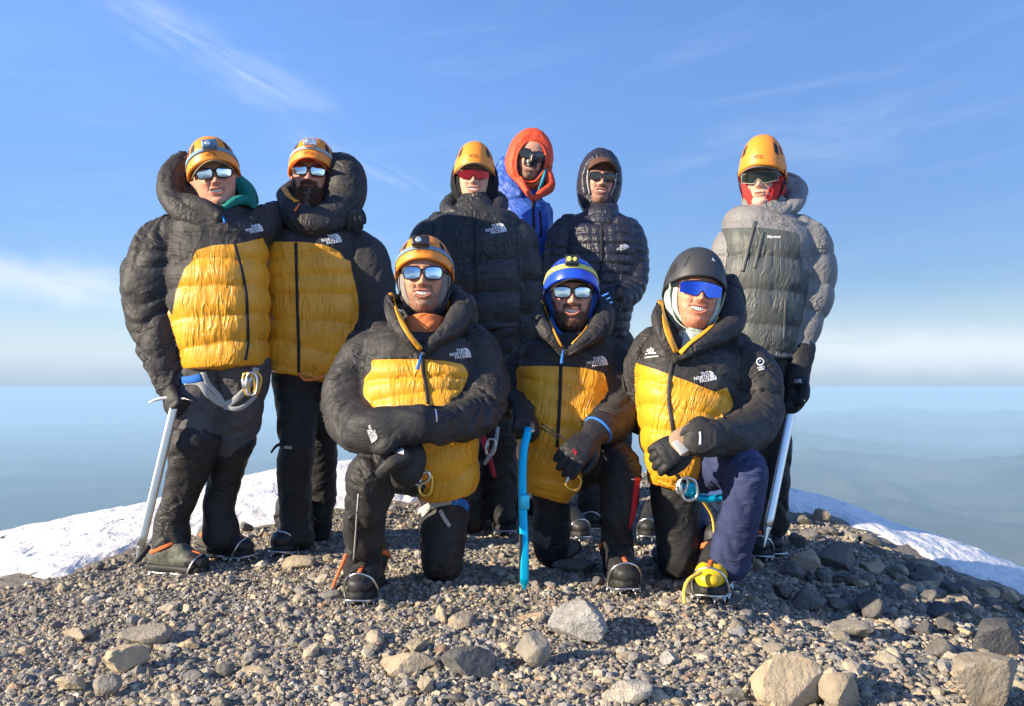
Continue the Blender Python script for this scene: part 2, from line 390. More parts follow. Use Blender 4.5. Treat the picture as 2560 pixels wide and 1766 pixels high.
# ------------------------------------------------------------------ terrain
def stone_mat(name, ramp, rough=.85, scale=18, bd=.01, attr=None):
    m, nt, b = principled(name, ramp[0], rough, .25)
    tc = nn(nt, 'ShaderNodeTexCoord'); ob = tc.outputs['Object']
    f = noise_n(nt, ob, scale, det=7, rough=.7)
    cr = nn(nt, 'ShaderNodeValToRGB'); el = cr.color_ramp.elements
    for i, c in enumerate(ramp):
        p = .25 + .5 * i / (len(ramp) - 1)
        e = el[i] if i < 2 else el.new(p); e.position = p; e.color = (*c, 1)
    nt.links.new(f, cr.inputs[0]); colr = cr.outputs[0]
    if attr:
        a = nn(nt, 'ShaderNodeAttribute', attribute_name=attr); colr = mixc(nt, 1.0, colr, a.outputs['Color'], 'MULTIPLY')
    else:
        oi = nn(nt, 'ShaderNodeObjectInfo'); r2 = nn(nt, 'ShaderNodeValToRGB'); e = r2.color_ramp.elements
        e[0].color = (.62, .64, .70, 1); e[1].color = (1.12, 1.04, .92, 1); x = e.new(.55); x.color = (.95, .93, .9, 1)
        nt.links.new(oi.outputs['Random'], r2.inputs[0]); colr = mixc(nt, 1.0, colr, r2.outputs[0], 'MULTIPLY')
    nt.links.new(colr, b.inputs['Base Color'])
    n1 = bump(nt, b, noise_n(nt, ob, scale * 1.3, det=6, rough=.65), bd)
    bump(nt, b, noise_n(nt, ob, scale * 7, det=4, rough=.6), bd * .35, prev=n1)
    return m
M_ROCK = stone_mat('rock', [(.17, .16, .15), (.27, .25, .215), (.37, .33, .275)], scale=14, bd=.012)
M_TAN = stone_mat('tan_rock', [(.28, .22, .15), (.42, .35, .25), (.50, .43, .33)], scale=11, bd=.012)
M_WHITE = stone_mat('pale_rock', [(.20, .20, .20), (.46, .45, .43), (.66, .65, .62)], scale=24, bd=.02)
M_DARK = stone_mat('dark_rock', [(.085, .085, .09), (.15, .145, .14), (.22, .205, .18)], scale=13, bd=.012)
M_GRAVEL = stone_mat('gravel', [(.17, .158, .145), (.26, .24, .21), (.34, .31, .265)], scale=30, bd=.006, attr='col')
def snow_mat():
    m, nt, b = principled('snow', (.80, .79, .77), .55, .3)
    b.inputs['Subsurface Weight'].default_value = .0
    tc = nn(nt, 'ShaderNodeTexCoord'); ob = tc.outputs['Object']
    n1 = bump(nt, b, noise_n(nt, ob, 9, (1, .6, 1), 3, .5, .6), .03)
    bump(nt, b, noise_n(nt, ob, 55, det=4), .004, prev=n1)
    v = noise_n(nt, ob, 6, det=6, rough=.7)
    nt.links.new(mixc(nt, sstep(nt, v, .6, .85), (.80, .785, .76), (.70, .685, .665)), b.inputs['Base Color'])
    return m
M_SNOW = snow_mat()
CTRL = [  # photo u, v, distance: where the ground is seen or stood on
    (0, 1766, 2.35), (640, 1766, 2.28), (1280, 1766, 2.25), (1900, 1766, 2.3), (2560, 1766, 2.4),
    (0, 1620, 2.85), (500, 1580, 2.75), (420, 1452, 3.5), (560, 1409, 3.68), (700, 1398, 3.8), (893, 1524, 2.93), (1095, 1462, 3.2),
    (1568, 1494, 3.05), (1375, 1418, 3.5), (1795, 1510, 2.98), (1695, 1450, 3.27), (1925, 1400, 3.85), (1262, 1338, 4.4), (1500, 1320, 4.6), (1300, 1600, 2.7),
    (0, 1473, 3.5), (175, 1442, 3.6), (302, 1396, 3.85), (609, 1325, 4.35), (860, 1285, 4.65), (1100, 1262, 4.9),
    (0, 1349, 4.5), (246, 1294, 4.9), (365, 1268, 5.2), (598, 1209, 5.8), (860, 1187, 6.2), (1100, 1185, 6.3), (1400, 1190, 6.2), (1700, 1205, 6.0),
    (1977, 1272, 4.9), (2150, 1332, 4.7), (2240, 1385, 4.5), (2383, 1434, 4.35), (2504, 1490, 4.2), (2650, 1560, 4.0),
    (1977, 1228, 5.7), (2128, 1272, 5.5), (2184, 1310, 5.3), (2391, 1366, 5.0), (2560, 1438, 4.8), (2700, 1500, 4.7),
    (2300, 1640, 2.95), (2000, 1560, 3.05), (2450, 1600, 3.2), (2100, 1450, 3.6), (-200, 1520, 3.4), (-200, 1390, 4.3)]
def tps_fit():
    P = np.array([tuple(W(*c)) for c in CTRL])
    ex = []
    for a in range(-60, 61, 8):     # the summit falls away beyond what is seen
        for r, drop in ((8.2, -1.3), (10.5, -3.2)):
            ex.append((math.sin(R(a)) * r, math.cos(R(a)) * r, drop))
    for x in (-7, -5): ex += [(x, 1.0, -.9 - (abs(x) - 5) * .5), (x, 3, -1.0 - (abs(x) - 5) * .5)]
    for x in (5, 7): ex += [(x, 1.0, -1.0 - (abs(x) - 5) * .5), (x, 3, -1.1 - (abs(x) - 5) * .5)]
    ex += [(0, -1, -.25), (0, 1, .1), (-2, 0, -.2), (2, 0, -.2), (-2, 1.4, 0.0), (2, 1.4, 0.02), (0, -4, -1.6), (-4, -3, -2.2), (4, -3, -2.2)]
    P = np.vstack([P, ex]); X = P[:, :2]; n = len(X)
    U = lambda r2: np.where(r2 > 1e-12, .5 * r2 * np.log(np.maximum(r2, 1e-12)), 0)
    K = U(((X[:, None] - X[None]) ** 2).sum(-1)) + np.eye(n) * .02
    A = np.zeros((n + 3, n + 3)); A[:n, :n] = K; A[:n, n] = 1; A[:n, n + 1:] = X; A[n, :n] = 1; A[n + 1:, :n] = X.T
    w = np.linalg.solve(A, np.concatenate([P[:, 2], [0, 0, 0]]))
    def f(x, y):
        x = np.asarray(x, float).ravel(); y = np.asarray(y, float).ravel(); out = np.empty(len(x))
        for i in range(0, len(x), 20000):
            q = np.stack([x[i:i + 20000], y[i:i + 20000]], 1)
            out[i:i + 20000] = U(((q[:, None] - X[None]) ** 2).sum(-1)) @ w[:n] + w[n] + q @ w[n + 1:]
        return out
    return f
ground_z = tps_fit()
SNOWL = [(-500, 1540), (0, 1473), (175, 1442), (302, 1396), (450, 1352), (609, 1327), (740, 1300), (860, 1286), (1000, 1268), (1150, 1255)]   # gravel/snow border
SNOWR = [(1700, 1240), (1900, 1262), (1977, 1278), (2060, 1300), (2150, 1336), (2240, 1385), (2383, 1436), (2504, 1492), (2800, 1610)]
def border(u):
    return np.where(u < 1425, np.interp(u, *zip(*SNOWL)), np.interp(u, *zip(*SNOWR))) + 0
def build_ground():
    xs = np.linspace(-6.5, 6.5, 330); ys = np.concatenate([np.linspace(-3, 1.6, 40), np.linspace(1.63, 10, 300)])
    X, Y = np.meshgrid(xs, ys); z = ground_z(X, Y)
    P = np.stack([X.ravel(), Y.ravel(), z], 1)
    q = P.copy(); q[:, 2] = 0
    P[:, 2] += (fbm(q * 3, 4, 3) - .5) * .05 + (fbm(q * 14, 3, 5) - .5) * .025
    n = len(xs); m = len(ys)
    a = (np.arange(m - 1)[:, None] * n + np.arange(n - 1)[None]).ravel(); F = np.stack([a, a + 1, a + 1 + n, a + n], 1)
    col = np.ones((len(P), 4)); col[:, :3] = (.85, .80, .74)
    g = mesh('ground', P, F, M_GRAVEL, attrs={'col': ('FLOAT_COLOR', col)}); tag(g, kind='structure')
    # snow: a sheet with real thickness beyond the border, lumpy along its melting edge
    ys2 = np.linspace(2.9, 10, 420); xs2 = np.linspace(-6.5, 6.5, 520)
    X, Y = np.meshgrid(xs2, ys2); zz = ground_z(X, Y); Q = np.stack([X.ravel(), Y.ravel(), zz], 1); u, v = px(Q)
    q = Q.copy(); q[:, 2] = 0
    wob = (fbm(q * 4.2, 4, 9) - .5) * 34 + (fbm(q * 16, 2, 11) - .5) * 16
    gap = (border(u) + wob - v) * Q[:, 1] / FPX      # metres (image) past the border
    gap = np.where(Q[:, 1] > 7, 1.0, gap)
    side = np.where(np.abs(u - 1425) < 300, -smin01(300 - np.abs(u - 1425), 0, 200) * .2, 0)
    h = smin01(gap, -.004, .05) * .05 + np.clip(gap, 0, .4) * .03 - .03
    cup = ridge(np.stack([q[:, 0] * 2.6 + q[:, 1] * 1.2, q[:, 1] * 5.5 - q[:, 0] * 2.0, q[:, 2]], 1), 3, 21)
    h += (cup - .6) * np.where(u < 1425, -.032, -.03) * smin01(gap, .0, .09) + (fbm(q * 22, 3, 8) - .5) * .014 * smin01(gap, -.01, .03)
    Q[:, 2] += h + side
    n = len(xs2); m = len(ys2)
    a = (np.arange(m - 1)[:, None] * n + np.arange(n - 1)[None]).ravel(); F = np.stack([a, a + 1, a + 1 + n, a + n], 1)
    keep = (gap[F].max(1) > -.05) & (Q[F][:, :, 1].min(1) < 9.9)
    F = F[keep]; us = np.unique(F); mp = np.zeros(len(Q), int); mp[us] = np.arange(len(us))
    s = mesh('snow', Q[us], mp[F], M_SNOW); tag(s, kind='structure')
build_ground()
# ---- stones
def ico(sub):
    bm = bmesh.new(); bmesh.ops.create_icosphere(bm, subdivisions=sub, radius=1); V = np.array([tuple(v.co) for v in bm.verts]); bm.verts.index_update()
    F = np.array([[v.index for v in f.verts] for f in bm.faces]); bm.free(); return V, F
def poly_stone(dirs, seed, planes=9, rough=.06, fr=3.0):
    """a chipped stone: the shape cut out by random planes, softened by noise"""
    rs = np.random.RandomState(seed); n = rs.normal(size=(planes, 3)); n /= np.linalg.norm(n, axis=1, keepdims=True); d = rs.uniform(.52, 1.0, planes)
    dn = dirs @ n.T; r = np.where(dn > .05, d / np.maximum(dn, .05), 9).min(1); r = np.minimum(r, 1.25)
    P = dirs * r[:, None]; P *= 1 + rough * (fbm(P * fr + seed, 4, seed)[:, None] - .5) * 2
    return P
def gravel(name, n, size, sub, region, seed, label, colj=.35, boost=1.0):
    rs = np.random.RandomState(seed); B, F0 = ico(sub); nv, nf = len(B), len(F0)
    protos = [poly_stone(B, seed * 50 + k, 8, .05) for k in range(14)]
    x, y = region(rs, n); z = ground_z(x, y); q = np.stack([x, y, 0 * x], 1)
    z = z + (fbm(q * 3, 4, 3) - .5) * .05 + (fbm(q * 14, 3, 5) - .5) * .025
    P = np.stack([x, y, z], 1); u, v = px(P); jit = (fbm(q * 4.2, 4, 9) - .5) * 34
    ok = ((v > border(u) + jit - 5) | (np.abs(u - 1425) < 250) | (rs.rand(len(u)) < .015)) & (y < 8)
    P = P[ok]; n = len(P)
    s = size[0] * (size[1] / size[0]) ** (rs.rand(n) ** 2.3)
    s *= np.where(P[:, 0] * .9 + (3 - P[:, 1]) * .5 > 1.0, boost, 1)
    sc3 = s[:, None] * rs.uniform(.65, 1.2, (n, 3)) * np.array([1, 1, .72])
    a = rs.rand(n) * 6.283; b = rs.normal(0, .5, n); ca, sa, cb, sb = np.cos(a), np.sin(a), np.cos(b), np.sin(b)
    pi = rs.randint(0, len(protos), n); L = np.array(protos)[pi] * sc3[:, None]
    x1 = L[:, :, 0]; y1 = L[:, :, 1] * cb[:, None] - L[:, :, 2] * sb[:, None]; z1 = L[:, :, 1] * sb[:, None] + L[:, :, 2] * cb[:, None]
    V = np.stack([x1 * ca[:, None] - y1 * sa[:, None], x1 * sa[:, None] + y1 * ca[:, None], z1], -1) + (P + np.stack([0 * s, 0 * s, s * .22], 1))[:, None]
    Fx = (F0[None] + (np.arange(n) * nv)[:, None, None]).reshape(-1, 3)
    t = rs.rand(n); base = np.array([[.95, .97, 1.02], [1.3, 1.22, 1.06], [1.55, 1.38, 1.1], [.72, .72, .76], [1.4, 1.02, .78], [1.9, 1.82, 1.68]])
    idx = rs.choice(6, n, p=[.33, .3, .14, .14, .03, .06]); c = base[idx] * rs.uniform(1 - colj, 1 + colj, (n, 1))
    col = np.ones((n, nv, 4)); col[:, :, :3] = c[:, None]
    o = mesh(name, V.reshape(-1, 3), Fx, M_GRAVEL, smooth=False, attrs={'col': ('FLOAT_COLOR', col.reshape(-1, 4))})
    tag(o, label, 'gravel', kind='stuff'); return o
def reg_near(rs, n):
    d = 1.9 + 4.6 * rs.rand(n) ** 1.35; u = rs.uniform(-250, 2810, n); return (u - U0) * d / FPX, d
def reg_wide(rs, n): return rs.uniform(-5.5, 5.5, n), rs.uniform(.2, 7.5, n)
gravel('fine_gravel', 150000, (.0032, .0095), 0, reg_near, 14, 'fine tan grit between the stones of the summit')
gravel('gravel', 66000, (.0050, .0165), 1, reg_near, 11, 'fine grey and tan gravel covering the summit ground', boost=1.25)
gravel('pebbles', 1500, (.015, .032), 2, reg_near, 12, 'larger loose pebbles lying on the summit gravel', .3, boost=1.25)
gravel('loose_gravel', 16000, (.010, .024), 1, reg_wide, 13, 'coarse gravel beside the summit path')
# ------------------------------------------------------------------ the far country and the air over it
def land_mat():
    m, nt, b = principled('land', (.05, .07, .04), .95, .1)
    tc = nn(nt, 'ShaderNodeTexCoord'); ob = tc.outputs['Object']
    f = noise_n(nt, ob, .00022, det=7, rough=.62); g = noise_n(nt, ob, .0011, det=5, rough=.6)
    c = mixc(nt, sstep(nt, f, .42, .62), (.016, .030, .026), (.075, .075, .06))
    c = mixc(nt, mth(nt, 'MULTIPLY', sstep(nt, g, .55, .72), .6), c, (.14, .13, .11))
    nt.links.new(c, b.inputs['Base Color']); return m
def build_land():
    az = np.concatenate([np.linspace(-180, -46, 60), np.linspace(-45, 45, 420), np.linspace(46, 180, 60)])
    r = np.concatenate([[7.5], np.geomspace(20, 5000, 26), np.geomspace(5400, 74000, 260)])
    A, Rr = np.meshgrid(np.radians(az), r); x = np.sin(A) * Rr; y = np.cos(A) * Rr
    q = np.stack([x.ravel(), y.ravel(), 0 * x.ravel()], 1); rr = Rr.ravel()
    z = -6 - (rr - 7.5) * .72; floor = -2700 - rr ** 2 / 2 / 6371000 * .86
    hill = ridge(q / 8200 + 3.3, 5, 5) ** 2.0; hill2 = ridge(q / 2900 + 1.3, 4, 15) ** 1.6
    right = smin01(x.ravel() / np.maximum(rr, 1), -.15, .35)
    amp = (480 + 950 * right) * smin01(rr, 5000, 12000)
    far = smin01(rr, 60000, 120000) * 500 * (fbm(q / 26000, 3, 40))
    z = np.maximum(z, floor + hill * amp + hill2 * amp * .38 + far)
    z[rr < 8] = -3.6
    n = len(az); m = len(r)
    a = (np.arange(m - 1)[:, None] * n + np.arange(n - 1)[None]).ravel(); F = np.stack([a, a + 1, a + 1 + n, a + n], 1)
    P = np.stack([q[:, 0], q[:, 1], z], 1)
    o = mesh('terrain', P, F, land_mat()); tag(o, kind='structure')
    # snow-capped far peaks: small white patches on the highest ridges
    hm = bpy.data.materials.new('haze'); hm.use_nodes = True; nt = hm.node_tree; nt.nodes.clear()
    out = nn(nt, 'ShaderNodeOutputMaterial'); v = nn(nt, 'ShaderNodeVolumePrincipled')
    v.inputs['Color'].default_value = (.47, .695, .89, 1); v.inputs['Density'].default_value = HAZE; v.inputs['Anisotropy'].default_value = 0.0
    nt.links.new(v.outputs[0], out.inputs['Volume'])
    V, F = box((0, 0, -4600 / 2 + 1.25), (150000, 150000, 4602.5), bev=0)
    V[:, 2] = np.where(V[:, 2] > -10, 2.6, -6800)
    h = mesh('haze', V, F, hm, smooth=False); tag(h, 'pale blue morning haze lying over the distant valleys', 'haze', kind='stuff')
HAZE = 4.6e-5
build_land()
# ------------------------------------------------------------------ rocks one can point to
def hit_ground(u, v, lo=1.9, hi=7.5):
    d = np.linspace(lo, hi, 400); P = Wn(u + 0 * d, v + 0 * d, d); g = ground_z(P[:, 0], P[:, 1]); k = np.nonzero(P[:, 2] <= g)[0]
    return d[k[0]] if len(k) else hi
ROCKI = [0]
def rock(u0, u1, v0, v1, mat, label, seed, ex=(1, 1, 1), rough=.07, planes=7, group=None, tilt=0., sub=4, deep=.85, name='rock', grow=1.0):
    uc = (u0 + u1) / 2; d = hit_ground(uc, min(v1, 1764)); 
    if v1 > 1764: d -= .0009 * (v1 - 1764)
    w = (u1 - u0) * d / FPX * grow; h = (v1 - v0) * d / FPX * grow
    B, F = ico(sub); P = poly_stone(B, seed, planes, rough, 2.6)
    c, s = math.cos(tilt), math.sin(tilt); P = np.stack([P[:, 0] * c - P[:, 2] * s, P[:, 1], P[:, 0] * s + P[:, 2] * c], 1)
    lo, hi = P.min(0), P.max(0); P = (P - (lo + hi) / 2) / (hi - lo)
    P = P * np.array([w, (w + h) / 2 * deep, h]) * np.array(ex)
    base = W(uc, v1, d); o = mesh(name, P, F, mat, smooth=False)
    o.location = (base.x, base.y + (w + h) / 4 * deep * .6, base.z + h * .42)
    o.data.polygons.foreach_set('use_smooth', np.ones(len(F), bool))
    try: o.data.set_sharp_from_angle(angle=R(24))
    except Exception: pass
    tag(o, label, 'rock', group); return o
HERO = [
 (1369, 1521, 1500, 1607, M_WHITE, 'large white speckled rock on the gravel below the climbers', 31, {'rough': .10, 'planes': 10}),
 (1303, 1366, 1530, 1566, M_TAN, 'low tan rock just beside the large white speckled rock', 32, {}),
 (1288, 1377, 1576, 1673, M_ROCK, 'pointed upright grey rock below the large white speckled rock', 47, {'planes': 7}),
 (1097, 1241, 1619, 1697, M_DARK, 'dark square-faced block with a pale top in the foreground', 34, {'planes': 6}),
 (945, 1090, 1630, 1690, M_TAN, 'flat tan slab lying beside the dark square-faced block', 35, {'rough': .08}),
 (1014, 1062, 1600, 1636, M_TAN, 'small tan block behind the flat tan slab', 36, {}),
 (1119, 1183, 1527, 1581, M_TAN, 'knobbly tan rock on the gravel below the kneeling man with crossed arms', 37, {'rough': .1}),
 (1087, 1119, 1510, 1564, M_TAN, 'narrow upright tan stone beside the knobbly tan rock', 38, {}),
 (1505, 1632, 1698, 1772, M_WHITE, 'pale rock with a ragged bright top at the bottom edge of the photo', 39, {'planes': 7}),
 (1043, 1084, 1690, 1732, M_TAN, 'small pale yellow stone below the flat tan slab', 40, {}),
 (1160, 1212, 1735, 1775, M_ROCK, 'grey pointed stone cut by the bottom edge below the dark block', 41, {}),
 (1650, 1694, 1628, 1668, M_WHITE, 'light grey upright stone in the gravel below the yellow boot', 42, {}),
 (1241, 1288, 1606, 1636, M_TAN, 'small tan stone between the dark block and the pointed upright rock', 43, {}),
 (1886, 2068, 1630, 1790, M_TAN, 'big rounded tan boulder at the bottom right of the foreground', 44, {'planes': 11, 'rough': .06}),
 (2046, 2165, 1672, 1795, M_TAN, 'steep tan pyramid-shaped rock leaning against the big rounded boulder', 55, {'planes': 6}),
 (2374, 2556, 1624, 1765, M_TAN, 'big cracked yellowish boulder near the right edge of the photo', 46, {'planes': 10, 'rough': .05}),
 (2064, 2114, 1630, 1668, M_WHITE, 'small white block behind the big rounded tan boulder', 48, {'planes': 6}),
 (2142, 2182, 1655, 1693, M_WHITE, 'white cube-like stone above the steep tan pyramid-shaped rock', 49, {'planes': 6}),
 (2239, 2284, 1546, 1582, M_WHITE, 'bright white triangular stone standing on the shaded slope', 50, {'planes': 5}),
 (2072, 2194, 1552, 1602, M_ROCK, 'crusty sunlit lump of rooty soil on the slope', 51, {'rough': .2, 'planes': 10}),
 (1945, 1976, 1508, 1534, M_TAN, 'small sunlit tan stone just right of the yellow boot', 52, {}),
 (290, 420, 1562, 1620, M_ROCK, 'grey wedge-shaped rock in the left foreground gravel', 53, {'planes': 6}),
 (249, 366, 1607, 1690, M_TAN, 'rough tan rock just below the grey wedge-shaped rock', 54, {'rough': .13, 'planes': 13}),
 (226, 297, 1683, 1738, M_ROCK, 'blue-grey block below the rough tan rock', 56, {'planes': 7}),
 (537, 586, 1654, 1694, M_DARK, 'rounded dark stone in a row of three in the left foreground', 57, {'planes': 10}),
 (455, 507, 1674, 1708, M_ROCK, 'low grey stone beside the rounded dark stone', 58, {}),
 (587, 686, 1669, 1698, M_TAN, 'long flat tan stone right of the rounded dark stone', 59, {}),
 (144, 214, 1572, 1608, M_TAN, 'orange-tan flat stone on the far left gravel', 60, {}),
 (437, 499, 1600, 1624, M_TAN, 'low tan stone right of the grey wedge-shaped rock', 61, {}),
 (132, 206, 1689, 1729, M_TAN, 'dusty tan stone left of the blue-grey block', 62, {}),
 (703, 788, 1388, 1431, M_TAN, 'flat tan rock by the boots of the bearded standing man', 63, {'planes': 8}),
 (601, 630, 1303, 1329, M_DARK, 'small dark rock at the edge of the snow behind the boots', 64, {}),
 (228, 258, 1402, 1427, M_ROCK, 'small grey rock on the border of gravel and snow at left', 65, {}),
 (1819, 1864, 1486, 1526, M_DARK, 'rounded brown-grey rock touching the yellow boot', 66, {'planes': 10}),
 (1860, 1900, 1488, 1512, M_TAN, 'low brown rock behind the rounded brown-grey rock', 67, {}),
 (1938, 1984, 1460, 1502, M_DARK, 'round dark boulder on the shaded slope behind the yellow boot', 68, {'planes': 13}),
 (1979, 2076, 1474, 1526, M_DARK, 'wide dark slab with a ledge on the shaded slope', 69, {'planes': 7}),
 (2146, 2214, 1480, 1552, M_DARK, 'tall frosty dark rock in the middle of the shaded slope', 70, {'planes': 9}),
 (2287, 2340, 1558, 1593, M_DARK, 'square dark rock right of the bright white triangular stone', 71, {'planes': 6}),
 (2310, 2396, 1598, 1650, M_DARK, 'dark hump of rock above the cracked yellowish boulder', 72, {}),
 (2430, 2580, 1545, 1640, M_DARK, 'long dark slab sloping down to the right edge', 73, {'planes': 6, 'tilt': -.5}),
 (2291, 2349, 1646, 1672, M_TAN, 'long tan stone lying in sun left of the cracked boulder', 74, {}),
 (2390, 2432, 1568, 1595, M_TAN, 'small tan stone catching sun above the long dark slab', 75, {}),
 (2100, 2148, 1326, 1353, M_ROCK, 'grey rock sitting at the edge of the blue snow', 76, {'planes': 8}),
 (2041, 2144, 1354, 1428, M_DARK, 'large angular dark rock high on the right slope', 77, {'planes': 6, 'tilt': .3}),
 (1996, 2032, 1284, 1315, M_DARK, 'dark rock on the skyline beside the standing man in grey', 78, {'planes': 8}),
 (1973, 2018, 1330, 1376, M_DARK, 'dark block beside the boot of the man in the grey jacket', 79, {}),
 (1950, 2013, 1402, 1447, M_DARK, 'dark flat-topped rock below the boot of the man in grey', 80, {}),
 (1978, 2058, 1372, 1430, M_TAN, 'brownish smooth rock left of the large angular dark rock', 81, {}),
 (2158, 2224, 1405, 1443, M_TAN, 'brown rock below the large angular dark rock', 82, {}),
 (2350, 2377, 1413, 1439, M_ROCK, 'small grey rock poking from the snow edge on the right', 83, {}),
 (2389, 2442, 1450, 1488, M_DARK, 'dark rock close to the snow near the right edge', 84, {}),
 (1380, 1500, 1398, 1440, M_DARK, 'low dark rock between the man with the blue axe and his boot', 85, {'planes': 8}),
 (1478, 1512, 1440, 1470, M_DARK, 'dark stone just left of the middle climber boot', 86, {}),
 (1885, 1912, 1396, 1428, M_TAN, 'pale stone under the crampons of the man in the grey jacket', 87, {}),
]
for h in HERO:
    rock(*h[:4], h[4], h[5], h[6], **h[7])
def rel_label(u, v, s, mat, area):
    c = {'rock': 'grey', 'tan_rock': 'tan', 'pale_rock': 'pale', 'dark_rock': 'dark'}[mat.name]; z = 'tiny' if s < 17 else 'small' if s < 26 else 'medium' if s < 42 else 'large'
    h = min(HERO, key=lambda q: math.hypot((q[0] + q[1]) / 2 - u, ((q[2] + q[3]) / 2 - v) * 1.3)); hu, hv = (h[0] + h[1]) / 2, (h[2] + h[3]) / 2
    d = ('right of' if u > hu else 'left of') if abs(u - hu) > abs(v - hv) * 1.2 else ('below' if v > hv else 'above')
    r = math.hypot(u - hu, v - hv); far = 'just ' if r < 70 else '' if r < 150 else 'well '
    nm = ' '.join(h[5].split()[:6]); cut = [w for w in ('on', 'in', 'of', 'by', 'at', 'a', 'with', 'lying', 'just', 'below', 'beside', 'behind', 'the', 'right', 'left', 'from', 'touching', 'standing', 'sitting', 'high', 'between', 'near', 'leaning', 'close', 'catching', 'under')]
    ws = h[5].split(); k = 1; lbl = None
    while k < len(ws) and ws[k] not in cut: k += 1
    return f"{z} {c} stone {far}{d} the {' '.join(ws[:k])} {area}"
USED = set()
def scatter(n, ubox, vbox, size, mats, label, group, seed, filt=None):
    rs = random.Random(seed)
    for k in range(n):
        for _ in range(30):
            u = rs.uniform(*ubox); v = rs.uniform(*vbox)
            if v < border(np.array(u)) + 6 or (filt and not filt(u, v)): continue
            if any(a - 8 < u < b + 8 and c - 8 < v < d + 20 for a, b, c, d in [h[:4] for h in HERO]): continue
            break
        else: continue
        s = rs.uniform(*size) * (.55 + .45 * (v - 1250) / 450)
        mt_ = rs.choice(mats)
        if rel_label(u, v, s, mt_, label) in USED: continue
        USED.add(rel_label(u, v, s, mt_, label)); rock(u - s / 2, u + s / 2, v - s * rs.uniform(.45, .8), v, mt_, rel_label(u, v, s, mt_, label), seed * 100 + k % 23, group=group, sub=3, tilt=rs.uniform(-.4, .4), planes=rs.choice((6, 7, 8, 10)), deep=rs.uniform(.7, 1.1), name='stone')
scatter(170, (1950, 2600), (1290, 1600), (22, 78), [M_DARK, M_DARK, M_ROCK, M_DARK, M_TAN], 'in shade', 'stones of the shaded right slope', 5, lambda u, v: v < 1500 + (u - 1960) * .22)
scatter(60, (1700, 2560), (1500, 1764), (12, 34), [M_TAN, M_ROCK, M_TAN, M_WHITE], 'in sun', 'sunlit stones of the right foreground', 6)
scatter(48, (850, 1760), (1520, 1764), (10, 28), [M_TAN, M_ROCK, M_WHITE, M_TAN], 'in sun', 'sunlit stones of the middle foreground', 7)
scatter(34, (0, 850), (1470, 1764), (10, 24), [M_TAN, M_ROCK, M_ROCK], 'in sun', 'stones of the left foreground', 8)
scatter(26, (960, 1700), (1270, 1480), (14, 34), [M_DARK, M_ROCK, M_TAN], 'by the boots', 'stones around the boots', 9)
# ------------------------------------------------------------------ materials for people and gear
M_YEL = fabric('yellow_nylon', (.78, .35, .020), .42, .45, 1.25, 1.0, .07, along=(55, 7), sparse=(22, 4), cross=.0)
M_BLK = fabric('black_nylon', (.040, .0375, .038), .60, .26, 1.15, .8, .15, along=(20, 14), sparse=(5, 17))
M_BLK2 = fabric('black_down_nylon', (.028, .029, .032), .46, .4, 1.4, 1.2, .15, along=(50, 9), sparse=(18, 6))
M_SHINY = fabric('glossy_navy_nylon', (.026, .026, .040), .34, .5, 1.1, .9, .12, along=(60, 12))
M_GREY = fabric('light_grey_nylon', (.205, .200, .200), .55, .3, 1.4, 1.0, .06, along=(30, 18), sparse=(10, 14))
M_OLIVE = fabric('grey_green_nylon', (.085, .092, .090), .48, .35, 1.1, 1.0, .06, along=(50, 8), sparse=(20, 5), cross=.1)
M_BLUE = fabric('blue_shell', (.03, .095, .42), .5, .4, 1.4, 1.0, .10, along=(30, 14), sparse=(10, 10))
M_ORFAB = fabric('orange_red_shell', (.78, .085, .028), .55, .35, 1.0, .8, .08, along=(40, 10))
M_PBLK = fabric('black_softshell', (.020, .020, .023), .62, .3, 1.2, .8, .2, along=(9, 14), sparse=(5, 12))
M_PGREY = fabric('charcoal_softshell', (.095, .088, .092), .72, .25, 1.3, .8, .1, along=(9, 14), sparse=(5, 12))
M_PNAVY = fabric('navy_softshell', (.038, .050, .120), .72, .2, 1.2, .8, .12, along=(9, 14), sparse=(5, 12))
M_PBLK2 = fabric('black_shell_trousers', (.028, .026, .027), .60, .32, 1.4, .9, .15, along=(9, 14), sparse=(5, 12))
M_GLOVE = fabric('black_glove', (.022, .022, .024), .6, .35, .5, 1.2, .2)
M_TANL = plain('tan_leather', (.36, .23, .15), .6, .3, bscale=90, bdist=.001)
M_GRNG = plain('grey_green_glove_back', (.11, .13, .12), .5, .4, bscale=90, bdist=.001)
M_KNIT = fabric('grey_knit', (.26, .23, .21), .85, .15, .4, .5, .08, along=(30, 5))
M_BKNIT = fabric('black_knit', (.018, .018, .02), .85, .15, .4, .5, .08)
M_RKNIT = fabric('red_knit', (.72, .045, .04), .8, .2, .8, .5, .08, along=(90, 5))
M_BLKNIT = fabric('blue_knit', (.03, .11, .42), .75, .2, .5, .5, .08)
M_TEAL = fabric('teal_cloth', (.03, .24, .36), .75, .2, .5, .5, .08)
M_GREEN = fabric('green_cloth', (.01, .17, .14), .75, .2, 1.2, .8, .15, along=(30, 10))
M_MINT = fabric('pale_mint_hood_cloth', (.50, .56, .48), .8, .2, .6, .5, .06)
M_ORKNIT = fabric('orange_knit', (.72, .20, .07), .85, .15, .4, .5, .08)
M_HEL = plain('orange_helmet', (.90, .285, .030), .42, .4, coat=.0, bscale=400, bdist=.0003)
M_HELB = plain('blue_helmet', (.018, .075, .66), .3, .5, coat=.4)
M_HELK = plain('dark_helmet', (.040, .042, .048), .5, .45, bscale=300, bdist=.0004)
M_VENT = plain('dark_opening', (.02, .02, .022), .7)
M_FOAM = plain('black_foam', (.012, .012, .013), .9, .1)
M_WHITE_P = plain('white_print', (.80, .80, .80), .6)
M_BLK_P = plain('black_print', (.02, .015, .012), .6)
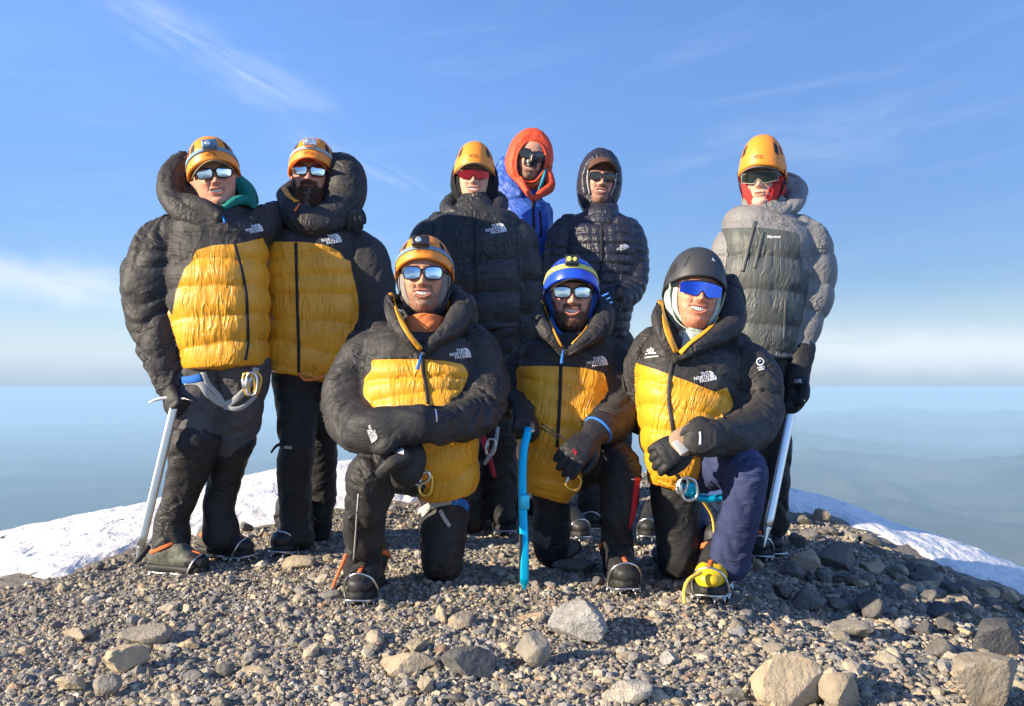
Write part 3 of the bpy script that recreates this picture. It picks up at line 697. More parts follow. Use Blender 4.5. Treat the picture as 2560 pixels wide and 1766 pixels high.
M_FRAME = plain('black_frame', (.012, .012, .014), .35, .5)
M_CHROME = plain('mirror_lens', (.80, .84, .86), .03, .5, metal=1.0)
M_BLUEM = plain('blue_mirror_lens', (.62, .74, .92), .03, .5, metal=1.0)
M_PURP = plain('violet_blue_mirror_lens', (.10, .20, .88), .04, .5, metal=1.0)
M_REDM = plain('red_mirror_lens', (.30, .012, .02), .08, .6, metal=.6)
M_GRNM = plain('dark_green_lens', (.018, .022, .015), .06, .8, metal=.2)
M_SMOKE = plain('smoke_lens', (.05, .055, .06), .06, .8, metal=.55)
M_WFRAME = plain('clear_grey_frame', (.25, .27, .24), .35)
M_TEETH = plain('teeth', (.66, .61, .52), .35)
M_METAL = plain('brushed_metal', (.70, .69, .66), .28, .5, metal=1.0, bscale=120, bdist=.0003)
M_STEEL = plain('crampon_steel', (.62, .62, .62), .35, .5, metal=.9, var=.2)
M_BLUEA = plain('blue_anodised_metal', (.0, .42, .66), .33, .5, metal=.55)
M_GOLD = plain('gold_anodised_metal', (.80, .50, .10), .3, .5, metal=.8)
M_ORMET = plain('orange_anodised_metal', (.80, .22, .06), .35, .5, metal=.5)
M_RUB = plain('black_rubber', (.018, .018, .018), .6, .35, bscale=150, bdist=.0008)
M_BOOTG = plain('grey_boot_leather', (.11, .115, .095), .6, .35, bscale=60, bdist=.003, var=.25)
M_BOOTK = plain('black_boot_leather', (.03, .03, .032), .5, .4, bscale=60, bdist=.003, var=.3)
M_BOOTY = plain('yellow_boot_rubber', (.80, .52, .02), .4, .45, bscale=60, bdist=.002, var=.1)
M_LIME = plain('lime_tab', (.42, .62, .12), .6)
M_ORSTR = plain('orange_strap', (.72, .16, .05), .7, .25, bscale=200, bdist=.0006)
M_YSTR = plain('yellow_strap', (.80, .50, .08), .7, .25, bscale=200, bdist=.0006)
M_GSTR = plain('grey_strap', (.42, .42, .41), .7, .25, bscale=200, bdist=.0006)
M_BSTR = plain('blue_strap', (.03, .17, .55), .7, .25, bscale=200, bdist=.0006)
M_KSTR = plain('black_strap', (.02, .02, .022), .7, .25, bscale=200, bdist=.0006)
M_LBSTR = plain('pale_blue_strap', (.20, .32, .42), .6, .25)
M_YELB = plain('pale_yellow_strap', (.75, .72, .18), .6, .25)
M_RED = plain('red_cloth', (.45, .02, .04), .6, .3, bscale=60, bdist=.002)
M_TCAP = plain('tan_cap', (.30, .235, .14), .85, .15, bscale=300, bdist=.0006)
M_OCAP = plain('orange_cap', (.62, .10, .035), .8, .15, bscale=300, bdist=.0006)
M_BCAP = plain('brown_cap', (.13, .065, .045), .85, .15, bscale=300, bdist=.0006)
M_KCAP = plain('black_cap', (.035, .035, .038), .85, .15, bscale=300, bdist=.0006)
M_GCAP = plain('grey_cap', (.20, .18, .17), .85, .15, bscale=300, bdist=.0006)
M_LAMPB = plain('slate_blue_plastic', (.07, .16, .28), .35, .5, coat=.3)
M_LAMPK = plain('black_plastic', (.025, .026, .03), .3, .5, coat=.3)
M_LENS = plain('lamp_reflector', (.75, .77, .78), .12, .6, metal=.7)
def skin_mat():
    m, nt, b = principled('skin', (.5, .3, .2), .5, .35)
    a = nn(nt, 'ShaderNodeAttribute', attribute_name='col'); nt.links.new(a.outputs['Color'], b.inputs['Base Color'])
    b.inputs['Subsurface Weight'].default_value = .12; b.inputs['Subsurface Radius'].default_value = (.012, .005, .003); b.inputs['Subsurface Scale'].default_value = .6
    tc = nn(nt, 'ShaderNodeTexCoord'); bump(nt, b, noise_n(nt, tc.outputs['Object'], 160, det=4), .0008); return m
M_SKIN = skin_mat()
def hair_mat():
    m, nt, b = principled('beard_hair', (.05, .03, .02), .55, .35)
    a = nn(nt, 'ShaderNodeAttribute', attribute_name='col'); nt.links.new(a.outputs['Color'], b.inputs['Base Color']); return m
M_HAIR = hair_mat()
# ------------------------------------------------------------------ the head
HST = np.array([(-.225, .064, .036, .070, 2), (-.17, .057, .032, .064, 2), (-.145, .055, .032, .062, 2), (-.131, .052, .045, .064, 2), (-.124, .044, .066, .068, 2),
 (-.114, .047, .0800, .072, 2.0), (-.098, .0545, .0865, .078, 2.05), (-.080, .0610, .0860, .084, 2.15), (-.062, .0660, .0880, .090, 2.25), (-.040, .0705, .0885, .094, 2.3), (-.015, .0740, .087, .098, 2.35),
 (.010, .0765, .085, .100, 2.4), (.035, .0785, .091, .102, 2.35), (.060, .077, .089, .100, 2.3), (.085, .070, .075, .090, 2.2), (.105, .055, .053, .070, 2), (.120, .033, .029, .040, 2), (.127, .001, .001, .002, 2)])
def g2(x, z, cx, cz, sx, sz): return np.exp(-((x - cx) / sx) ** 2 - ((z - cz) / sz) ** 2)
def head_local(k):
    """k: skin, smile (0 closed .. 1 wide), beard colour/amount; returns V, F, colours, first ring (open neck)"""
    A = crom(HST, 9); nj = len(A); ni = 110
    t = np.arange(ni) / ni * 2 * math.pi; ang = -math.pi / 2 + t - .5 * np.sin(t)
    ca, sa = np.cos(ang)[None], np.sin(ang)[None]
    z, w, f, b, e = [A[:, i][:, None] for i in range(5)]
    w = w * k.get('wide', 1.0); e = 2 / e
    x = w * np.sign(ca) * np.abs(ca) ** e; y = np.where(sa < 0, f, b) * np.sign(sa) * np.abs(sa) ** e; z = z + 0 * x
    fr = smin01(-y, .02, .06); sm = k.get('smile', .7)
    nz = np.interp(z, [-.050, -.043, -.034, -.027, -.005, .014, .03], [0, .010, .025, .026, .015, .006, 0])
    nw = np.interp(z, [-.05, -.032, .0, .02], [.013, .0125, .0085, .008]); big = k.get('nose', 1.0)
    y -= fr * nz * big * np.exp(-(x / nw) ** 2)
    for s in (-1, 1):
        y -= fr * .009 * big * g2(x, z, s * .0135, -.0345, .006, .007)
        y += fr * .011 * g2(x, z, s * .031, .004, .016, .012)
        y -= fr * (.004 + .005 * sm) * g2(x, z, s * .040, -.030, .016, .014)
        y -= fr * .004 * g2(x, z, s * .028, .026, .022, .007)
        xl = .020 + (-.036 - z) * .45                      # crease from nose to mouth corner
        y += fr * .0035 * sm * np.exp(-((np.abs(x) - xl) / .0035) ** 2) * smin01(z, -.072, -.058) * smin01(-z, .030, .040) * (x * s > 0)
        ear = g2(y, z, .012, -.002, .014, .026); x += s * .017 * ear * (x * s > 0); y += .006 * ear * (x * s > 0)
    wm = .0210 + .0100 * sm; hm = .0012 + .0066 * sm; zc = -.0645 + (9.5 * sm) * x ** 2
    q = np.clip(1 - (x / wm) ** 2, 0, 1); dz = z - zc; ins = smin01(q * hm - np.abs(dz), -.0006, .0012) * (np.abs(x) < wm) * fr
    y -= fr * .0050 * np.exp(-((dz - (q * hm + .0035)) / .0042) ** 2) * smin01(q, 0, .3)
    y -= fr * .0065 * np.exp(-((dz + (q * hm + .0048)) / .0052) ** 2) * smin01(q, 0, .4)
    y += .011 * ins
    y -= fr * .004 * g2(x, z, 0, -.100, .020, .012); y += fr * .003 * g2(x, z, 0, -.086, .02, .005)
    V = np.stack([x, y, z], -1).reshape(-1, 3)
    X, Y, Z = V.T; INS = ins.ravel(); DZ = dz.ravel(); QQ = q.ravel(); FR = fr.ravel()
    base = np.array(k.get('skin', (.55, .33, .24))) * np.array([1.16, 1.06, 1.0]); c = np.repeat(base[None], len(V), 0)
    red = .28 * g2(X, Z, 0, -.028, .013, .016) + .25 * (g2(X, Z, .04, -.025, .02, .018) + g2(X, Z, -.04, -.025, .02, .018)) + .1
    c *= 1 + (red * FR)[:, None] * np.array([.05, -.42, -.5]) * k.get('flush', 1.0)
    n = fbm(V * 55, 4, 4); c *= (1 + (n - .5) * .16)[:, None]
    lip = smin01(QQ * hm + .0085 - np.abs(DZ), 0, .003) * smin01(QQ, 0, .15) * FR
    c = c * (1 - .65 * lip)[:, None] + np.array([base[0] * .85, base[1] * .48, base[2] * .52]) * (.65 * lip)[:, None]
    c = c * (1 - INS)[:, None] + np.array([.12, .02, .02]) * INS[:, None]
    jaw = smin01(-Z, .052 - 0 * X, .075) + smin01(np.abs(X) - .045 - (Z + .06) * .25, 0, .012) * smin01(-Z, -.0, .03)
    mus = 1.6 * smin01(.036 - np.abs(X), 0, .010) * smin01(-Z, .036, .041) * smin01(Z + .066, 0, .006)
    BM = np.clip(np.maximum(jaw, mus), 0, 1) * (1 - lip) * (1 - INS) * smin01(-Y, -.01, .03) * (Z > -.15)
    BM *= smin01(np.hypot(X * .8, Z + .072) - .0 , .0, .013)
    am = k.get('beard', 0) * BM * (.75 + .5 * (fbm(V * 260, 2, 8) - .2)); am = np.clip(am, 0, .95)[:, None]
    c = c * (1 - am) + np.array(k.get('bcol', (.06, .04, .03))) * am
    br = (g2(X, Z, .032, .027, .018, .0045) + g2(X, Z, -.032, .027, .018, .0045)) * FR
    c = c * (1 - .7 * br)[:, None] + np.array(k.get('bcol', (.06, .04, .03))) * (.7 * br)[:, None]
    i0 = (np.arange(nj - 1)[:, None] * ni + np.arange(ni)[None]).ravel(); j0 = (np.arange(nj - 1)[:, None] * ni + (np.arange(ni)[None] + 1) % ni).ravel()
    F = np.stack([i0, j0, j0 + ni, i0 + ni], 1)
    return V, F, np.hstack([c, np.ones((len(c), 1))]), BM, (wm, hm, sm)
def head_matrix(u, v, D, yaw=0, pitch=0, roll=0, sc=1.06):
    p = W(u, v, D)
    Rm = Matrix.Rotation(R(yaw), 3, 'Z') @ Matrix.Rotation(R(roll), 3, 'Y') @ Matrix.Rotation(R(pitch), 3, 'X')
    c = Rm @ Vector((0, .09, 0)) * sc + p      # head centre sits 9 cm behind the glasses
    return Matrix.Translation(c) @ Rm.to_4x4() @ Matrix.Scale(sc, 4)
def blades(V, N, C, L, w, down, seed, n, curl=.3):
    rs = np.random.RandomState(seed); idx = rs.choice(len(V), n); P = V[idx] + rs.normal(0, .0012, (n, 3)); nn_ = N[idx]
    d = nn_ * (1 - down) + np.array([0, -.15, -1.0]) * down + rs.normal(0, .22, (n, 3)); d /= np.linalg.norm(d, axis=1, keepdims=True)
    s = np.cross(d, rs.normal(size=(n, 3))); s /= np.linalg.norm(s, axis=1, keepdims=True); l = (L * rs.uniform(.5, 1.15, n))[:, None]
    d2 = d + rs.normal(0, curl, (n, 3)); d2 /= np.linalg.norm(d2, axis=1, keepdims=True)
    m = P + d * l * .5; t = m + d2 * l * .5; ww = w * rs.uniform(.7, 1.3, (n, 1))
    A = np.stack([P - s * ww, P + s * ww, m + s * ww * .8, m - s * ww * .8, t], 1).reshape(-1, 3); o = np.arange(n)[:, None] * 5
    F = np.concatenate([o + [0, 1, 2], o + [0, 2, 3], o + [3, 2, 4]]); c = np.repeat(C[idx] * rs.uniform(.6, 1.5, (n, 1)), 5, 0)
    return A, F, np.hstack([np.clip(c, 0, 1), np.ones((len(c), 1))])
# ---- worn on the head
def sgrid(x0, x1, nx, fz0, fz1, nz, fy):
    X = np.linspace(x0, x1, nx); V = []
    for a in X:
        for b in np.linspace(fz0(a), fz1(a), nz): V.append((a, fy(a, b), b))
    F = [(i * nz + j, (i + 1) * nz + j, (i + 1) * nz + j + 1, i * nz + j + 1) for i in range(nx - 1) for j in range(nz - 1)]
    return np.array(V), F
def lens_pair(M, mat, root, hw=.0295, hh=.0190, sep=.0345, fr=.0027, round_=3.3, name='sunglasses', framemat=None, droop=.10, leather=False):
    fm = framemat or M_FRAME; parts = []; lens = []
    fy = lambda x, z: -.1035 + 3.4 * x * x - .06 * z
    for s in (-1, 1):
        n = 28; a = np.arange(n) / n * 2 * math.pi; e = 2 / round_
        ox = hw * np.sign(np.cos(a)) * np.abs(np.cos(a)) ** e; oz = hh * np.sign(np.sin(a)) * np.abs(np.sin(a)) ** e
        oz = oz - droop * ox * (1 if 0 else s) * .9 * 0 + np.where(oz < 0, -(ox * s) * .0, (ox * s) * .04); ox = ox * np.where(oz < 0, .93, 1.0)
        pts = [(s * sep + p, fy(s * sep + p, q), q) for p, q in zip(ox, oz)]
        parts.append(wire([xf(M, [p])[0] for p in pts], fr, 6, 1, closed=True))
        V = [(s * sep, fy(s * sep, 0) - .002, 0)]; F = []
        for k in (.33, .66, 1.0): V += [(s * sep + p * k, fy(s * sep + p * k, q * k) - .002 * (1 - k * k), q * k) for p, q in zip(ox, oz)]
        F += [(0, 1 + (i + 1) % n, 1 + i) for i in range(n)]
        for r in range(2): F += [(1 + r * n + i, 1 + r * n + (i + 1) % n, 1 + (r + 1) * n + (i + 1) % n, 1 + (r + 1) * n + i) for i in range(n)]
        V = np.array(V); V2 = V + [0, .0015, 0]; lens.append((np.vstack([V, V2]), F + [tuple(i + len(V) for i in f[::-1]) for f in F]))
        xo = s * (sep + hw); parts.append(wire([xf(M, [q])[0] for q in [(xo, fy(xo, 0), hh * .55), (s * .071, -.062, .010), (s * .080, -.02, .008), (s * .082, .012, .004)]], .0032, 6, 3))
    parts.append(wire([xf(M, [q])[0] for q in [(-.008, -.1035, hh * .45), (0, -.105, hh * .52), (.008, -.1035, hh * .45)]], fr * 1.1, 6, 2))
    V, F = joinVF(parts); g = part(name, V, F, fm, root)
    for L in lens: part('lens', xf(M, L[0]), L[1], mat, g)
    return g
def shield(M, mat, root, hw=.070, top=.021, bot=-.029, name='sunglasses', edge=None, framemat=None, accent=None):
    fy = lambda x, z: -.1085 + 5.6 * x * x - .10 * z
    zt = lambda x: top - 1.2 * x * x; zb = lambda x: bot + 1.0 * abs(x) ** 1.6 * .9 + (.021 * math.exp(-(x / .0115) ** 2)) + .004
    V, F = sgrid(-hw, hw, 41, zb, zt, 9, fy); V2 = V + [0, .0018, 0]
    up = [(x, fy(x, zt(x)), zt(x)) for x in np.linspace(-hw, hw, 17)]; lo = [(x, fy(x, zb(x)), zb(x)) for x in np.linspace(-hw, hw, 33)]
    ps = [wire([xf(M, [q])[0] for q in up], .0024, 6, 1)]
    if edge: ps.append(wire([xf(M, [q])[0] for q in lo], .0022, 6, 1))
    for s in (-1, 1):
        ps.append(wire([xf(M, [q])[0] for q in [(s * hw, fy(hw, 0), .008), (s * .078, -.05, .008), (s * .082, .0, .006)]], .0035, 6, 3))
        if edge: ps.append(wire([xf(M, [q])[0] for q in [(s * hw, fy(hw, 0), zt(hw)), (s * hw, fy(hw, 0), zb(hw))]], .0024, 6, 2))
    a, b = joinVF(ps); g = part(name, a, b, framemat or M_FRAME, root)
    part('lens', xf(M, np.vstack([V, V2])), F + [tuple(i + len(V) for i in f[::-1]) for f in F], mat, g)
    return g
class Helmet:
    def __init__(s, M, root, mat, h=.098, a=.096, front=.114, back=.138, rim=.046, flare=.045, side=.003, backz=-.022, ex=2.25, kind='shell', z=0.0):
        s.M, s.h, s.a, s.f, s.b, s.rim, s.flare, s.side, s.bz, s.ex = M, h, a, front, back, rim + z, flare, side + z, backz + z, ex
        nt_, nf = 26, 84; T = np.sin(np.linspace(0, 1, nt_) * math.pi / 2) ; V = []
        for sh in (0, 1):
            for t in T:
                for k in range(nf): V.append(s.S(k / nf * 2 * math.pi, t, -.011 * sh))
        V = np.array(V); F = []
        for i in range(nt_ - 1):
            for k in range(nf):
                q = (i * nf + k, i * nf + (k + 1) % nf, (i + 1) * nf + (k + 1) % nf, (i + 1) * nf + k); F.append(q)
                F.append(tuple(nt_ * nf + j for j in q[::-1]))
        for k in range(nf): F.append((k, nt_ * nf + k, nt_ * nf + (k + 1) % nf, (k + 1) % nf))
        F.append(tuple((nt_ - 1) * nf + k for k in range(nf)))
        s.o = part('helmet', xf(M, V), F, mat, root)
        rimp = [xf(M, [s.S(k / 40 * 2 * math.pi, 0.0, -.004)])[0] for k in range(40)]
        v, f = wire(rimp, .0026, 6, 1, closed=True); part('helmet_rim', v, f, M_FOAM if kind == 'foam' else mat, s.o)
    def S(s, phi, t, off=0):        # phi 0 = front, + towards local +x
        c, sn = math.cos(phi), math.sin(phi); zr = s.rim * max(c, 0) ** 1.2 + s.side * (1 - abs(c)) + (s.bz * max(-c, 0)) + s.side * abs(c) * (1 - abs(c)) * .6
        zt = .050 + s.h; rho = max(0.0, 1 - t ** s.ex) ** (1 / s.ex); rho *= 1 + s.flare * (1 - t) ** 3
        L = s.f if c > 0 else s.b; x = (s.a + off) * sn * rho; y = .004 - (L + off) * c * rho; z = zr + (zt + off - zr) * t
        return (x, y, z)
    def patch(s, name, poly, mat, off=.0012, sub=3, th=.0):     # poly in (phi deg, t)
        bm = bmesh.new(); vs = [bm.verts.new((a, b * 100, 0)) for a, b in poly]; bm.faces.new(vs)
        bmesh.ops.triangulate(bm, faces=bm.faces)
        bmesh.ops.subdivide_edges(bm, edges=bm.edges, cuts=sub, use_grid_fill=True); bm.verts.index_update()
        V = [s.S(R(v.co.x), v.co.y / 100, off) for v in bm.verts]; F = [tuple(v.index for v in f.verts) for f in bm.faces]; bm.free()
        return part(name, xf(s.M, V), F, mat, s.o)
    def vents(s, mat=None):
        for sg in (-1, 1):
            s.patch('vent', [(sg * 40, .42), (sg * 52, .36), (sg * 54, .60), (sg * 48, .72), (sg * 42, .66)], mat or M_VENT)
            s.patch('vent', [(sg * 62, .44), (sg * 68, .42), (sg * 68, .62), (sg * 63, .66)], mat or M_VENT)
    def strap(s, mat, lo=.32, hi=.44, name='headlamp_strap', back=True):
        V = []; n = 64
        for k in range(n + 1):
            ph = -math.pi * .62 + k / n * math.pi * 1.24; d = .10 * (1 - math.cos(ph))
            for t, o in ((lo - d, .0005), (lo - d, .0038), (hi - d, .0038), (hi - d, .0005)): V.append(s.S(ph, max(.01, t), o))
        F = [(i * 4 + j, i * 4 + j + 1, i * 4 + j + 5, i * 4 + j + 4) for i in range(n) for j in range(3)]
        return part(name, xf(s.M, V), F, mat, s.o)
    def lamp(s, mat, mat2, w=.056, hgt=.038, dx=0.0, t=.42, kind=0):
        p = Vector(s.S(dx, t, .012)); q = Matrix.Translation(p) @ Matrix.Rotation(R(-14), 4, 'X')
        v, f = box((0, 0, 0), (w, .028, hgt), bev=.28); l = part('headlamp', xf(s.M, xf(q, v)), f, mat, s.o)
        v, f = box((0, -.014, 0), (w * .86, .004, hgt * .78), bev=.3); part('lamp_face', xf(s.M, xf(q, v)), f, mat2, l)
        for dx_, r in (((-.010, .0095), (.010, .0075)) if kind else ((-.006, .0105),)):
            bm = bmesh.new(); bmesh.ops.create_uvsphere(bm, u_segments=14, v_segments=8, radius=r); bm.verts.index_update()
            v = np.array([(a.co.x + dx_, a.co.y * .4 - .0165, a.co.z) for a in bm.verts]); f = [tuple(c.index for c in b.verts) for b in bm.faces]; bm.free()
            part('lamp_lens', xf(s.M, xf(q, v)), f, M_YELB if kind else M_LENS, l)
    def text(s, txt, t0=.17, width=.046, mat=None):
        V, F = text_vf(txt, 1, .0); w = V[:, 0].max(); k = width / w; V, F = tri_sub(V * k * 20, F, 0); V = V / 20
        out = [s.S((x - width / 2) / s.f, t0 + y * 9, .0012) for x, y, _ in V]
        part('maker_mark', xf(s.M, out), F, mat or M_BLK_P, s.o)
def brim(M, root, mat, z0=.043, reach=.058, drop=.034, hw=.080, y0=-.090, name='cap_brim', tilt=.10):
    nx, ny = 25, 6; V = []
    for off in (0, -.0045):
        for i in range(nx):
            s = -1 + 2 * i / (nx - 1); x = s * hw
            for j in range(ny):
                k = j / (ny - 1); yy = y0 + .050 * s * s - k * reach * (1 - abs(s) ** 2.6) ** .6 - .012 * (1 - abs(s))
                V.append((x * (1 + .04 * k), yy, z0 - drop * s * s - tilt * k * reach + off))
    n = nx * ny; F = []
    for i in range(nx - 1):
        for j in range(ny - 1):
            q = (i * ny + j, (i + 1) * ny + j, (i + 1) * ny + j + 1, i * ny + j + 1); F += [q, tuple(n + a for a in q[::-1])]
        F += [(i * ny + ny - 1, (i + 1) * ny + ny - 1, n + (i + 1) * ny + ny - 1, n + i * ny + ny - 1)]
    return part(name, xf(M, V), F, mat, root)
def headshell(M, root, mat, st, name, th=.006, n=56, amp=.0015, rimr=.004, rimmat=None, fold=60, seed=3, ex=2.1, puff_n=0):
    """cloth around the head: stations (y, half width, z top, z bottom, x shift); open in front, closed behind"""
    A = crom([tuple(q) + (0,) * (5 - len(q)) for q in st], 7); a = np.arange(n) / n * 2 * math.pi; e = 2 / ex
    cx = np.sign(np.cos(a)) * np.abs(np.cos(a)) ** e; cz = np.sign(np.sin(a)) * np.abs(np.sin(a)) ** e
    V = []
    for sh in (0, 1):
        for i, (y, hw, zt, zb, xs) in enumerate(A):
            k = 1 - sh * th / max(.02, hw); L = i / (len(A) - 1)
            pf = 1 + (puff_n and .045 * abs(math.sin(math.pi * puff_n * L)) ** .6)
            V.append(np.stack([xs + cx * hw * k * pf, y + 0 * cx, (zt + zb) / 2 + cz * (zt - zb) / 2 * k * pf], 1))
    V = np.vstack(V); m = len(A)
    V += ((ridge(np.stack([V[:, 0] * fold, V[:, 2] * fold, V[:, 1] * fold * .25], 1) + seed, 2, seed) - .6) * amp * 2)[:, None] * (V / np.maximum(.02, np.linalg.norm(V, axis=1, keepdims=True)))
    F = []
    for i in range(m - 1):
        for k in range(n):
            q = (i * n + k, i * n + (k + 1) % n, (i + 1) * n + (k + 1) % n, (i + 1) * n + k); F += [q[::-1], tuple(m * n + j for j in q)]
    F.append(tuple((m - 1) * n + k for k in range(n))); F.append(tuple(m * n + (m - 1) * n + k for k in range(n))[::-1])
    ang = np.tile(a, 2 * m); q = np.stack([ang * .09, V[:, 1], 0 * ang], 1)
    o = part(name, xf(M, V), F, mat, root, attrs={'quv': ('FLOAT_VECTOR', q)})
    v, f = wire(xf(M, (V[:n] + V[m * n:m * n + n]) / 2), rimr, 6, 1, closed=True); part('edge', v, f, rimmat or mat, o)
    return o
def capband(M, root, mat, z0=.034, z1=.085, off=.005, name='cap'):
    A = crom(HST, 9); zz = np.linspace(z0, z1, 8); n = 60; a = np.arange(n) / n * 2 * math.pi; V = []
    for o in (off, off - .003):
        for z in zz:
            w, f, b, e = [np.interp(z, A[:, 0], A[:, i]) for i in (1, 2, 3, 4)]; e = 2 / e; c, s = np.cos(a), np.sin(a)
            V.append(np.stack([(w + o) * np.sign(c) * np.abs(c) ** e, np.where(s < 0, f + o, b + o) * np.sign(s) * np.abs(s) ** e, z + 0 * a], 1))
    V = np.vstack(V); F = []
    for i in range(7):
        for k in range(n):
            q = (i * n + k, i * n + (k + 1) % n, (i + 1) * n + (k + 1) % n, (i + 1) * n + k); F += [q, tuple(8 * n + j for j in q[::-1])]
    F += [(k, 8 * n + k, 8 * n + (k + 1) % n, (k + 1) % n) for k in range(n)]
    return part(name, xf(M, V), F, mat, root)
BALA = [(-.052, .0655, .088, -.119), (-.030, .081, .115, -.132), (0, .087, .132, -.150), (.05, .087, .132, -.152), (.09, .068, .105, -.13), (.110, .03, .05, -.06), (.114, .008, .01, -.01)]
# ------------------------------------------------------------------ hands, boots, gear
def hand(o, x, z, ts, root, mat=None, curl=(.5, .6, .5), scale=1.0, cuff=.07, cuffr=.046, name='glove', thumb=0.0, mitt=False, spread=.0, palm=None, cuffmat=None):
    """o wrist, x towards the fingers, z out of the back of the hand, ts side of the thumb (+1/-1 along local y)"""
    fl = dict(flat=(0, 0, 1), n=16, ex=2.2)
    T = [Tube([(-.01, 0, 0, .031, .024), (.03, 0, .001, .038, .025), (.07, 0, .001, .046, .021), (.098, 0, -.002, .043, .016)], **fl)]
    if cuff: T.append(Tube([(-cuff, 0, 0, cuffr, cuffr * .85), (-cuff * .4, 0, 0, cuffr * .9, cuffr * .75), (.01, 0, 0, cuffr * .72, cuffr * .6)], **fl))
    ysl = (.0345, .012, -.0115, -.034); Ls = (.070, .080, .075, .060)
    for i, (yy, L) in enumerate(zip(ysl, Ls)):
        p = np.array([.082, yy * ts, -.001]); a = 0; sp = (1.5 - i) * (.05 + spread) * ts
        st = [(*p, .0135, .0125)]; r = .0125
        for j, (l, c) in enumerate(zip((.46, .31, .23), curl)):
            a += c * (1 + .07 * i); p = p + np.array([math.cos(a) * math.cos(sp), math.sin(sp) * math.cos(a), -math.sin(a)]) * L * l * 1.08; r *= .94
            st.append((*p, r, r))
        T.append(Tube(st, n=14, sub=4, flat=(0, 1, 0)))
    tb = thumb; T.append(Tube([(.012, ts * .026, -.006, .018, .016), (.045, ts * .048, -.014 - .01 * tb, .0165, .0155), (.073, ts * (.060 - .02 * tb), -.024 - .02 * tb, .0140, .0135), (.096, ts * (.062 - .035 * tb), -.034 - .03 * tb, .0115, .0115)], n=14, flat=(0, 0, 1)))
    V, F = remesh(T, .0036, 1)
    V = V * scale; q = V.copy(); V = V + normals(V, F) * ((ridge(V * 55 + 3, 2, 7) - .6) * .0022)[:, None]
    Mx = frame(o, x, z); W_ = xf(Mx, V)
    g = part(name, W_, F, mat or M_GLOVE, root, attrs={'quv': ('FLOAT_VECTOR', q)})
    return g, Mx
def spike(p, d, L, r):
    p = np.array(p, float); d = np.array(d, float); d /= np.linalg.norm(d); s = np.cross(d, [0, 1, .1]); s /= np.linalg.norm(s); t = np.cross(d, s)
    V = [p + s * r, p + t * r * .4, p - s * r, p - t * r * .4, p + d * L]; return np.array(V), [(0, 1, 4), (1, 2, 4), (2, 3, 4), (3, 0, 4), (3, 2, 1, 0)]
